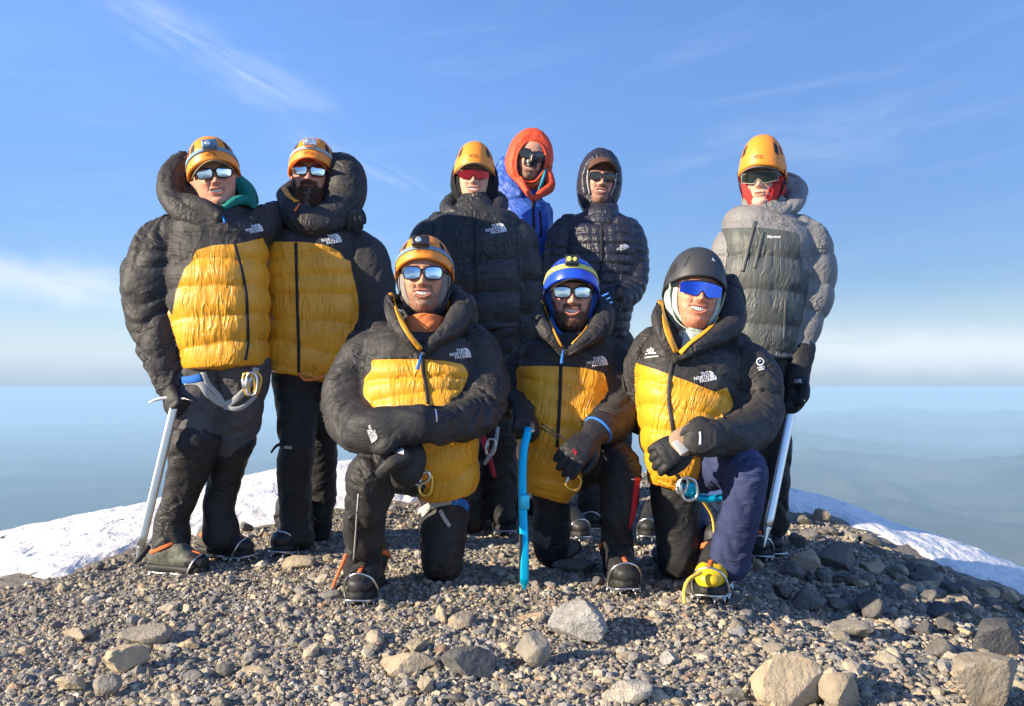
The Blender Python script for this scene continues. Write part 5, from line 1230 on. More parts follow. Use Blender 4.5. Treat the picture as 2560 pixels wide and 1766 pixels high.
# ============ 2: bearded, second from left
def person2():
    D = 3.82
    r = empty('person', W(745, 1395, D), 'standing man with a long bushy dark beard in a yellow and black parka', 'person')
    T = pt([(775, 545, .0, 62, 55), (775, 582, .02, 115, 80), (778, 640, 0, 124, 92), (785, 730, 0, 126, 98), (784, 820, 0, 120, 98), (768, 890, 0, 114, 94), (758, 938, 0, 106, 90)], D, **V12)
    A1 = pt([(885, 618, .03, 58), (915, 650, 0, 64), (932, 705, .0, 60), (946, 780, .0, 54), (925, 840, -.02, 48), (890, 870, -.05, 42)], D)
    A2 = pt([(670, 620, .06, 50), (628, 690, .25, 50), (585, 780, .36, 44)], D)
    L1 = pt([(752, 940, .0, 76, 76), (746, 1000, 0, 64, 68), (748, 1070, -.02, 54, 58), (748, 1118, -.03, 48, 52), (738, 1160, 0, 50, 52), (738, 1230, .03, 48, 50), (738, 1300, .05, 46, 50), (740, 1340, .05, 50, 50)], D)
    L2 = pt([(800, 940, .05, 66, 76), (806, 1010, .12, 56, 66), (806, 1110, .2, 48, 54), (800, 1220, .28, 46, 50), (790, 1330, .32, 48, 50)], D)
    seat = pt([(768, 900, .04, 88, 76), (768, 960, .04, 88, 76), (768, 985, .05, 60, 60)], D)
    tm, tt, _ = garment(r, 'trousers', [L1, L2, seat], [1, 1, 0], .0085, [M_PBLK, M_PBLK], style={i: ('folds', dict(amp=.013, k=(4, 14))) for i in range(3)}, seed=24, subname={1: 'trouser_leg'})
    ss = seam(T, D, [(780, 649), (782, 698), (784, 745), (784, 808), (770, 868)])
    YP = [(640, 607), (690, 604), (736, 605), (770, 606), (813, 613), (846, 628), (864, 650), (889, 655), (891, 690), (905, 720), (925, 760), (919, 808), (885, 812), (888, 960), (600, 960), (600, 607)]
    j, jt, _ = garment(r, 'jacket', [T, A1, A2], [0, 1, 1], .0070, [M_BLK, M_BLK, M_YEL], panel=YP, style={0: ('quilt', dict(seams=ss, amp=.011)), 1: ('folds', dict(amp=.010)), 2: ('folds', dict(amp=.010))}, seed=31, D=D, back_v=612)
    H = [pt([(835, 430, .10, 50), (862, 440, .04, 54), (866, 490, -.0, 50), (842, 535, -.06, 46), (790, 560, -.11, 42), (738, 540, -.09, 36), (718, 500, -.02, 22), (722, 490, .08, 30), (780, 470, .2, 50), (835, 440, .16, 52)], D),
         pt([(846, 432, .12, 52, 56), (856, 470, .10, 60, 60), (850, 510, .05, 54, 54)], D), pt([(776, 600, -.02, 90, 70), (776, 575, -.02, 72, 56)], D)]
    hd, ht, _ = soft(j, 'hood', H, .0070, M_BLK, .008, 8, inset=0.0)
    tape('hood_lining', ht, [(709, 470), (722, 492), (742, 506)], .022, M_YEL, j, .0025, .003)
    zipper(jt, [(740, 608), (742, 690), (745, 800), (747, 870), (747, 932)], j, w=.012)
    h = cast(ht, 750, 512); h2 = cast(ht, 740, 530)
    if h and h2: v, f = wire([h[0] + h[1] * .008, h2[0] + h2[1] * .012], [.003, .006], 8, 3); part('zip_pull', v, f, M_ORSTR, j)
    decal('logo', jt, LOGO, 832, 598, 24, 8, j); decal('emblem', jt, EMBL, 955, 618, 22, 14, j)
    hm = head_matrix(773, 428, 3.76, 4, -2, 3)
    k = dict(skin=(.52, .28, .21), smile=.4, beard=.97, bcol=(.13, .060, .036), wide=1.02, flush=1.3, hairs=5200, hlen=.020, down=.62)
    b = body_and_head(r, hm, [T, A1, L1, L2, seat], k)
    # the long beard below the chin
    B = remesh([Tube([(*xf(hm, [p])[0], a, c) for p, a, c in (((0, -.066, -.078), .056, .030), ((0, -.078, -.112), .050, .030), ((0, -.084, -.150), .038, .026), ((0, -.084, -.182), .018, .014))], n=22)], .006, 1)
    Nn = normals(*B); V = B[0] + Nn * ((ridge(B[0] * [70, 40, 14] + 1, 3, 4) - .6) * .010)[:, None]
    rs = np.random.RandomState(2); bc = np.tile((.125, .062, .040), (len(V), 1)); loc = np.abs(xf(hm.inverted(), V)[:, 0]); bc[(loc < .011 * fbm(V * [90, 90, 45], 3, 6) * 1.7) & (fbm(V * 120, 2, 9) > .42)] = (.26, .20, .17)
    bc *= (.6 + .8 * fbm(V * [260, 200, 30], 2, 3))[:, None]
    o = part('long_beard', V, B[1], M_HAIR, b, attrs={'col': ('FLOAT_COLOR', np.hstack([bc, np.ones((len(V), 1))]))})
    vb, fb, cb = blades(V, Nn, bc, .026, .0009, .7, 9, 5200); part('beard_strands', vb, fb, M_HAIR, b, attrs={'col': ('FLOAT_COLOR', cb)}, smooth=False)
    headshell(hm, r, M_BKNIT, [(-.035, .0715, .085, -.095), (-.015, .080, .108, -.115), (.01, .085, .125, -.13), (.05, .086, .13, -.14), (.09, .066, .10, -.12), (.112, .02, .03, -.04)], 'balaclava')
    hl = Helmet(hm, r, M_HEL, h=.108); hl.vents(); hl.strap(M_GSTR); hl.lamp(M_LENS, M_LENS, w=.05, t=.50); hl.text('PETZL', .13)
    brim(hm, r, M_OCAP, drop=.036); capband(hm, r, M_OCAP); lens_pair(hm, M_CHROME, r)
    chin = None
    for x, y, t_, rr in ((697, 1394, 3.78, -12), (752, 1378, 3.92, 30)): boot(x, y, t_, rr, r, M_BOOTK, M_BOOTK, lift=.02, strapm=M_KSTR)
    v, f = wire([W(708, 1108, 3.72), W(690, 1116, 3.70), W(678, 1132, 3.70)], [.007, .006, .004], 6, 3); part('gaiter_strap', v, f, M_KSTR, r)
    tape('hem_patch', tt, [(710, 1118), (730, 1120)], .012, M_GSTR, r, .002)
    v, f = wire([W(748, 934, 3.66), W(762, 950, 3.65), (W(790, 948, 3.66)), W(812, 938, 3.7)], .006, 8, 3); part('karabiner', v, f, M_ORMET, r)
person2()
# ============ 3: kneeling, left of the front row
def person3():
    D = 3.14
    r = empty('person', W(900, 1520, 2.95), 'kneeling man in an orange helmet with forearms crossed in black mittens on his knee', 'person')
    T = pt([(1058, 800, .02, 64, 60), (1056, 842, .02, 128, 95), (1050, 900, 0, 150, 112), (1048, 970, 0, 150, 124), (1060, 1050, -.02, 145, 128), (1090, 1120, -.02, 120, 122), (1114, 1180, -.01, 96, 108), (1126, 1236, .0, 74, 95)], D, **V12)
    A1 = pt([(960, 860, .03, 62), (915, 905, .01, 72), (874, 975, -.02, 72), (868, 1040, -.08, 66), (905, 1085, -.18, 60), (965, 1108, -.26, 50), (1000, 1125, -.30, 44)], D)
    A2 = pt([(1155, 850, .03, 62), (1195, 890, .01, 70), (1206, 960, -.02, 68), (1196, 1030, -.10, 64), (1140, 1058, -.22, 56), (1085, 1063, -.32, 50), (1045, 1060, -.37, 45)], D)
    L1 = pt([(1085, 1170, .04, 78, 84), (1010, 1172, -.10, 76, 76), (935, 1180, -.24, 66, 66), (918, 1235, -.23, 64, 64), (908, 1300, -.15, 56, 62), (912, 1380, -.05, 55, 60), (908, 1428, .0, 56, 58), (906, 1445, .0, 54, 56)], D)
    L2 = pt([(1120, 1170, .06, 80, 84), (1108, 1270, .06, 70, 74), (1104, 1350, .06, 63, 66), (1102, 1405, .07, 56, 58), (1104, 1415, .2, 54, 50), (1110, 1420, .42, 44, 42)], D)
    seat = pt([(1105, 1140, .10, 90, 80), (1108, 1200, .12, 88, 78)], D)
    tm, tt, _ = garment(r, 'trousers', [L1, L2, seat], [1, 1, 0], .0078, [M_PBLK2, M_PBLK2], style={i: ('folds', dict(amp=.015, k=(4, 14))) for i in range(3)}, seed=44, subname={1: 'trouser_leg'})
    ss = seam(T, D, [(1050, 900), (1050, 955), (1055, 1010), (1068, 1065), (1090, 1120), (1115, 1180)])
    YP = [(900, 962), (912, 945), (929, 925), (928, 900), (990, 898), (1050, 898), (1056, 898), (1110, 902), (1158, 911), (1172, 935), (1160, 970), (1140, 1000), (1230, 1050), (1225, 1300), (1000, 1300), (850, 1100), (880, 1000)]
    j, jt, jvf = garment(r, 'jacket', [T, A1, A2], [0, 1, 1], .0062, [M_BLK, M_BLK, M_YEL], panel=YP, style={0: ('quilt', dict(seams=ss, amp=.010)), 1: ('folds', dict(amp=.017)), 2: ('folds', dict(amp=.017))}, seed=51, D=D, back_v=905)
    H = [pt([(1056, 884, -.17, 22), (1012, 838, -.17, 28), (980, 785, -.12, 26), (970, 748, -.05, 17), (990, 748, .04, 26), (1058, 762, .15, 42), (1128, 752, .10, 44), (1158, 768, .0, 44), (1134, 815, -.10, 38), (1092, 850, -.15, 28), (1056, 884, -.17, 20)], D),
         pt([(990, 800, .0, 36), (1000, 840, -.06, 36)], D), pt([(1130, 740, .08, 40, 50), (1165, 790, .06, 44, 50), (1140, 830, .0, 44, 50)], D), pt([(1085, 770, .1, 60, 40), (1085, 830, .08, 80, 50)], D)]
    hd, ht, _ = soft(j, 'hood', H, .0062, M_BLK, .009, 8)
    tape('hood_lining', ht, [(968, 716), (984, 755), (996, 790), (1020, 835), (1052, 874)], .017, M_YEL, j, .0025, .003)
    tape('hood_lining', ht, [(1124, 752), (1116, 790), (1090, 842), (1060, 876)], .010, M_YEL, j, .0025, .003)
    inner = soft(r, 'inner_jacket', [pt([(1060, 870, -.12, 40, 24), (1060, 862, -.09, 52, 40)], D)], .0065, M_BLK2, .010, 3)
    soft(r, 'neck_gaiter', [pt([(1060, 866, -.05, 40, 36), (1060, 830, -.06, 47, 42), (1060, 798, -.05, 52, 48)], D, cap=(.2, .15))], .005, M_ORKNIT, .009, 3, k=(4, 30))
    zipper(jt, [(1056, 896), (1058, 930), (1066, 970), (1070, 1010)], j, w=.012)
    v, f = wire([W(1054, 884, 2.90), W(1050, 900, 2.875), W(1044, 922, 2.87)], [.002, .004, .006], 8, 3); part('zip_pull', v, f, M_BSTR, j)
    decal('logo', jt, LOGO, 1154, 884, 26, 6, j); decal('emblem', jt, EMBL, 1250, 892, 22, 12, j)
    tape('reflective_tab', jt, [(1088, 1024), (1091, 1040), (1091, 1056)], .006, M_WHITE_P, j, .002)
    tape('reflective_tab', jt, [(1030, 1038), (1038, 1062), (1040, 1084)], .005, M_WHITE_P, j, .002)
    hm = head_matrix(1057, 684, 3.06, 2, -3, 0)
    k = dict(skin=(.50, .275, .18), smile=.95, beard=.50, bcol=(.07, .055, .05), flush=.8, nose=1.15, hairs=2600, hlen=.004)
    b = body_and_head(r, hm, [T, A1, A2, L1, L2], k)
    headshell(hm, r, M_KNIT, BALA, 'balaclava', amp=.002)
    hl = Helmet(hm, r, M_HEL, h=.092); hl.vents(); hl.strap(M_LBSTR); hl.lamp(M_LAMPK, M_LAMPK, w=.058, dx=-.06, t=.50); hl.text('PETZL', .20)
    lens_pair(hm, M_BLUEM, r, hh=.0205); chin_straps(hm, r)
    # mittens: the far hand lies on top, the near hand hangs over the knee
    for nm, st, am in (('mitten', [(1052, 1058, -.38, 45, 42), (1000, 1068, -.38, 49, 42), (945, 1076, -.38, 54, 40), (900, 1084, -.37, 50, 36), (880, 1090, -.36, 34, 28)], .006), ('mitten', [(995, 1118, -.30, 50, 42), (1010, 1150, -.34, 54, 40), (1012, 1180, -.35, 46, 36), (1006, 1200, -.34, 30, 28)], .006)):
        tb = [pt(st, D)]
        tb.append(pt([(st[1][0], st[1][1] - 8, -.40, 24), (st[1][0] - 30, st[1][1] + 48 if nm and st[0][0] > 1040 else st[1][1] + 10, -.42, 20), (st[1][0] - 58, st[1][1] + 54 if st[0][0] > 1040 else st[1][1] + 34, -.41, 17)], D))
        m_, mt, _ = soft(r, nm, tb, .006, M_GLOVE, am, 4)
        if st[0][0] > 1040: decal('logo', mt, LOGO, 932, 1087, 21, -70, m_)
        else: decal('logo', mt, LOGO, 995, 1125, 19, -14, m_)
    tape('leg_loop', tt, [(1043, 1286), (1060, 1272), (1100, 1258), (1140, 1250)], .024, M_GSTR, r, .004, .002)
    tape('leg_loop', tt, [(1085, 1210), (1084, 1240), (1072, 1268), (1058, 1290)], .020, M_GSTR, r, .004, .004)
    tape('leg_loop', tt, [(1130, 1255), (1155, 1255), (1176, 1280)], .026, M_BSTR, r, .004, .002)
    tape('hanging_strap', tt, [(1100, 1275), (1112, 1298), (1124, 1316)], .014, M_GSTR, r, .004, .004)
    tape('leg_loop', tt, [(1004, 1218), (1018, 1206), (1036, 1190)], .022, M_BSTR, r, .004, .004)
    karabiner(W(1064, 1210, 2.92), .070, .042, M_GOLD, r, 4); karabiner(W(1056, 1196, 2.90), .05, .03, M_METAL, r, 60)
    tape('side_zip', tt, [(896, 1235), (892, 1290), (888, 1350), (884, 1400)], .005, M_GSTR, r, .002)
    boot(893, 1519, 2.93, -4, r, M_BOOTK, M_BOOTK, strapm=M_ORSTR, tabs=M_LIME, bail=M_METAL, lift=.02)
    v, f = wire([W(866, 1388, 2.98), W(850, 1425, 2.95), W(832, 1468, 2.92)], [.007, .006, .005], 6, 3); part('loose_strap', v, f, M_ORSTR, r)
person3()
# ============ 4: tall man in black, back row
def person4():
    D = 4.35
    r = empty('person', W(1262, 1338, 4.4), 'man in a plain black down jacket, orange helmet and red shield sunglasses', 'person')
    T = pt([(1186, 520, .02, 58, 52), (1188, 548, .02, 110, 72), (1190, 600, 0, 122, 88), (1194, 680, 0, 124, 92), (1200, 760, 0, 118, 90), (1202, 826, 0, 110, 86)], D, **V12)
    A1 = pt([(1100, 572, .02, 46), (1074, 610, 0, 54), (1058, 690, 0, 52), (1052, 770, -.02, 46), (1065, 840, -.05, 40)], D)
    A2 = pt([(1268, 572, .02, 46), (1292, 610, 0, 56), (1306, 680, 0, 56), (1312, 750, 0, 52), (1306, 810, 0, 46), (1300, 870, 0, 40)], D)
    L1 = pt([(1160, 830, 0, 70, 70), (1160, 980, 0, 60, 64), (1165, 1120, 0, 50, 54), (1170, 1300, .05, 46, 48)], D)
    L2 = pt([(1250, 830, 0, 66, 70), (1252, 980, -.02, 56, 62), (1254, 1090, -.03, 46, 52), (1258, 1190, .0, 42, 46), (1258, 1270, .02, 40, 46), (1260, 1290, .02, 42, 46)], D)
    seat = pt([(1203, 800, .04, 96, 80), (1203, 880, .04, 96, 76)], D)
    garment(r, 'trousers', [L1, L2, seat], [1, 1, 0], .010, [M_PBLK2, M_PBLK2], style={i: ('folds', dict(amp=.015, k=(4, 14))) for i in range(3)}, seed=64, subname={1: 'trouser_leg'})
    ss = seam(T, D, [(1190, 578), (1192, 661), (1198, 743), (1202, 815)])
    j, jt, _ = garment(r, 'jacket', [T, A1, A2], [0, 1, 1], .0078, [M_BLK2, M_BLK2], style={0: ('quilt', dict(seams=ss, amp=.016)), 1: ('quilt', dict(sp=.15, amp=.012)), 2: ('quilt', dict(sp=.15, amp=.012))}, seed=61, D=D)
    H = [pt([(1120, 530, -.0, 22), (1150, 540, -.05, 22), (1186, 551, -.08, 22), (1225, 543, -.05, 24), (1248, 512, .03, 26), (1225, 500, .12, 30), (1186, 495, .15, 32), (1140, 505, .1, 30), (1118, 520, .04, 24)], D), pt([(1186, 585, -.02, 70, 50), (1186, 566, -.0, 54, 46)], D)]
    soft(j, 'collar', H, .0075, M_BLK2, .008, 8)
    zipper(jt, [(1188, 555), (1189, 640), (1192, 740), (1195, 815)], j, w=.012)
    for x in (1179, 1190):
        v, f = wire([W(1183, 518, 4.16), W(x, 530, 4.14), W(x - 2, 548, 4.15)], .0022, 6, 3); part('drawcord', v, f, M_KSTR, j)
    decal('logo', jt, LOGO, 1243, 572, 25, 10, j)
    hm = head_matrix(1184, 437, 4.30, 0, 0, 1)
    k = dict(skin=(.62, .38, .28), smile=.85, beard=.2, bcol=(.16, .10, .07), wide=1.0)
    body_and_head(r, hm, [T, A1, A2, L1, L2, seat], k)
    headshell(hm, r, M_BKNIT, [(-.045, .068, .085, -.122), (-.025, .098, .112, -.135), (0, .112, .122, -.145), (.05, .108, .12, -.148), (.09, .078, .095, -.12), (.112, .02, .03, -.04)], 'ear_flap_hat', th=.008)
    hl = Helmet(hm, r, M_HEL, h=.124); hl.vents(); hl.text('PETZL', .22)
    brim(hm, r, M_TCAP, z0=.046, drop=.024, reach=.055); capband(hm, r, M_TCAP); shield(hm, M_REDM, r); chin_straps(hm, r)
    v, f = wire([W(1208, 1096, 4.14), W(1222, 1140, 4.12), W(1236, 1190, 4.14)], [.016, .012, .010], 8, 3); part('red_sling', v, f, M_RED, r); karabiner(W(1228, 1118, 4.08), .07, .04, M_METAL, r, 10)
    v, f = wire([W(1245, 1070, 4.13), W(1236, 1120, 4.10), W(1212, 1160, 4.12)], [.008, .009, .008], 8, 3); part('grey_sling', v, f, M_GSTR, r)
    boot(1262, 1338, 4.32, 2, r, M_BOOTK, M_BOOTK, tabs=M_LIME, lift=.015)
    boot(1160, 1318, 4.45, -10, r, M_BOOTK, M_BOOTK, lift=.015)
person4()
# ============ 5: orange hood, blue shell
def person5():
    D = 4.80
    r = empty('person', W(1318, 1300, D), 'man at the back in a bright blue shell and an orange-red hood', 'person')
    T = pt([(1316, 480, .03, 44, 44), (1312, 512, .03, 66, 56), (1312, 570, .0, 72, 70), (1310, 680, 0, 74, 74), (1310, 780, 0, 70, 70), (1310, 850, 0, 64, 66)], D, **V12)
    A1 = pt([(1262, 520, .03, 34), (1240, 570, .03, 38), (1232, 660, .05, 34), (1240, 760, .05, 30)], D)
    A2 = pt([(1355, 525, .03, 30), (1360, 580, .08, 30), (1352, 680, .1, 28)], D)
    L1 = pt([(1280, 850, 0, 44), (1282, 1060, 0, 38), (1286, 1290, .02, 34)], D); L2 = pt([(1342, 850, 0, 44), (1344, 1060, 0, 38), (1350, 1290, .02, 34)], D)
    seat = pt([(1310, 830, .03, 62, 60), (1310, 890, .03, 62, 58)], D)
    garment(r, 'trousers', [L1, L2, seat], [1, 1, 0], .011, [M_PBLK, M_PBLK], style={}, seed=70, subname={1: 'trouser_leg'})
    j, jt, _ = garment(r, 'jacket', [T, A1, A2], [0, 1, 1], .008, [M_BLUE, M_BLUE], style={i: ('folds', dict(amp=.010)) for i in range(3)}, seed=71, D=D)
    soft(j, 'rolled_hood', [pt([(1265, 408, .06, 20, 30), (1262, 440, .02, 26, 30), (1278, 470, -.03, 24, 26), (1304, 488, -.07, 16, 20)], D), pt([(1245, 450, .04, 22, 30), (1262, 480, .02, 26, 34), (1292, 500, -.02, 26, 34)], D)], .007, M_BLUE, .016, 6)
    zipper(jt, [(1331, 500), (1334, 540), (1335, 600), (1335, 660)], j, w=.014); tape('pocket_zip', jt, [(1349, 528), (1353, 560), (1352, 595)], .012, M_KSTR, j, .003)
    hm = head_matrix(1331, 389, 4.72, 8, 2, 12)
    k = dict(skin=(.55, .33, .25), smile=.5, beard=.6, bcol=(.06, .045, .035), hairs=2000, hlen=.006)
    body_and_head(r, hm, [T, A1, A2, L1, L2, seat], k)
    headshell(hm, r, M_TEAL, [(-.050, .064, .072, -.130), (-.025, .083, .108, -.145), (0, .090, .128, -.155), (.06, .088, .128, -.155), (.1, .05, .08, -.1), (.114, .01, .01, -.02)], 'teal_balaclava')
    headshell(hm, r, M_ORFAB, [(-.080, .078, .082, -.142), (-.070, .100, .122, -.165), (-.035, .116, .150, -.185), (.01, .122, .160, -.195), (.07, .112, .150, -.190), (.11, .07, .10, -.14), (.128, .02, .02, -.05)], 'hood', th=.010, amp=.004, rimr=.006, fold=38)
    soft(r, 'hood_skirt', [pt([(1370, 440, -.02, 16, 22), (1374, 468, -.04, 16, 18), (1350, 486, -.10, 12, 14), (1334, 500, -.14, 7, 8)], D), pt([(1300, 452, -.10, 12, 14), (1316, 476, -.13, 10, 12), (1331, 500, -.15, 6, 7)], D)], .006, M_ORFAB, .005, 5)
    soft(r, 'teal_scarf', [pt([(1364, 425, -.04, 5, 14), (1356, 455, -.06, 6, 14), (1344, 480, -.09, 5, 12), (1332, 499, -.11, 3, 8)], D)], .005, M_TEAL, .003, 5)
    lens_pair(hm, M_SMOKE, r, hw=.030, hh=.024, round_=2.2, name='glacier_glasses', framemat=M_SMOKE)
    v, f = sgrid(-.034, .034, 15, lambda x: -.056, lambda x: -.004 - 4 * x * x, 7, lambda x, z: -.094 + 3.5 * x * x - .026 * math.exp(-(x / .014) ** 2) * (1 if z > -.045 else .4)); part('nose_guard', xf(hm, np.vstack([v, v + [0, .003, 0]])), f + [tuple(i + len(v) for i in q[::-1]) for q in f], M_FRAME, r)
    boot(1290, 1308, 4.75, 5, r, M_BOOTK, M_BOOTK, lift=.0); boot(1352, 1308, 4.75, 0, r, M_BOOTK, M_BOOTK, lift=.0)
person5()
# ============ 6: dark puffy hood
def person6():
    D = 4.62
    r = empty('person', W(1505, 1322, D), 'man in a shiny dark quilted jacket with its hood up over a brown cap', 'person')
    T = pt([(1503, 530, .02, 48, 46), (1502, 556, .02, 90, 60), (1502, 610, 0, 98, 72), (1500, 690, 0, 98, 76), (1502, 765, 0, 88, 72), (1508, 820, 0, 70, 66), (1508, 845, 0, 64, 60)], D, **V12)
    A1 = pt([(1425, 568, .02, 38), (1404, 600, 0, 42), (1394, 670, -.02, 40), (1402, 735, -.08, 38), (1445, 760, -.19, 32), (1490, 752, -.25, 27)], D)
    A2 = pt([(1566, 578, .02, 40), (1580, 610, 0, 44), (1584, 670, -.02, 42), (1578, 725, -.07, 38), (1550, 748, -.17, 31), (1522, 745, -.24, 27)], D)
    L1 = pt([(1480, 850, 0, 50), (1476, 1040, 0, 42), (1478, 1300, .02, 36)], D); L2 = pt([(1540, 850, 0, 46), (1545, 1040, 0, 40), (1550, 1300, .02, 36)], D)
    seat = pt([(1508, 820, .03, 64, 60), (1508, 890, .03, 64, 58)], D)
    garment(r, 'trousers', [L1, L2, seat], [1, 1, 0], .010, [M_PBLK2, M_PBLK2], style={i: ('folds', dict(amp=.014)) for i in range(3)}, seed=80, subname={1: 'trouser_leg'})
    j, jt, _ = garment(r, 'jacket', [T, A1, A2], [0, 1, 1], .0068, [M_SHINY, M_SHINY], style={0: ('quilt', dict(sp=.050, amp=.0075)), 1: ('quilt', dict(sp=.05, amp=.007)), 2: ('quilt', dict(sp=.05, amp=.007))}, seed=81, D=D)
    soft(j, 'collar', [pt([(1502, 580, -.05, 40, 40), (1502, 556, -.03, 48, 46), (1503, 542, .0, 48, 44)], D)], .0068, M_SHINY, .006, 8, style={0: ('quilt', dict(sp=.045, amp=.007))})
    zipper(jt, [(1504, 560), (1504, 640), (1500, 700)], j, w=.012); decal('logo', jt, LOGO, 1558, 618, 15, 22, j)
    hm = head_matrix(1506, 443, 4.54, 3, 2, 5)
    k = dict(skin=(.48, .29, .23), smile=.6, beard=.55, bcol=(.14, .07, .045), hairs=1800, hlen=.005)
    body_and_head(r, hm, [T, A1, A2, L1, L2, seat], k)
    headshell(hm, r, M_SHINY, [(-.062, .076, .088, -.105), (-.052, .092, .120, -.135), (-.02, .104, .148, -.165), (.03, .106, .155, -.175), (.08, .092, .135, -.16), (.115, .055, .08, -.11), (.130, .015, .02, -.04)], 'hood', th=.012, amp=.003, rimr=.006, fold=45, puff_n=4)
    v, f = wire(xf(hm, [(-.070, -.066, .03), (-.066, -.068, -.03), (-.052, -.066, -.08)]), .004, 6, 3); part('hood_binding', v, f, M_GSTR, r)
    v, f = wire(xf(hm, [(.070, -.066, .03), (.066, -.068, -.03), (.052, -.066, -.08)]), .004, 6, 3); part('hood_binding', v, f, M_GSTR, r)
    brim(hm, r, M_BCAP, z0=.056, drop=.034, reach=.058, tilt=-.15, hw=.076); capband(hm, r, M_BCAP, .030, .105); lens_pair(hm, M_SMOKE, r, hw=.029, hh=.0185, round_=4)
    hand(W(1490, 752, 4.36), Vector((1, -.35, -.45)), Vector((-.1, -1, .5)), 1, r, curl=(.5, .7, .5), cuff=.04, cuffr=.04, scale=.95)
    hand(W(1532, 742, 4.36), Vector((-1, -.45, -.3)), Vector((.1, -1, .6)), -1, r, curl=(.5, .7, .5), cuff=.04, cuffr=.04, scale=.95)
    v, f = joinVF([wire([W(1504 + 5 * i, 742 + 11 * i, 4.28), W(1521 + 5 * i, 734 + 11 * i, 4.265)], .005, 6, 2) for i in range(3)]); part('glove_stripe', v, f, M_BSTR, r)
    v, f = wire([W(1530, 838, 4.40), W(1545, 850, 4.39), W(1552, 836, 4.4)], .008, 6, 3); part('harness_loop', v, f, M_KSTR, r)
    boot(1478, 1324, 4.55, 0, r, M_BOOTK, M_BOOTK, lift=.0); boot(1548, 1320, 4.6, 8, r, M_BOOTK, M_BOOTK, lift=.0)
person6()
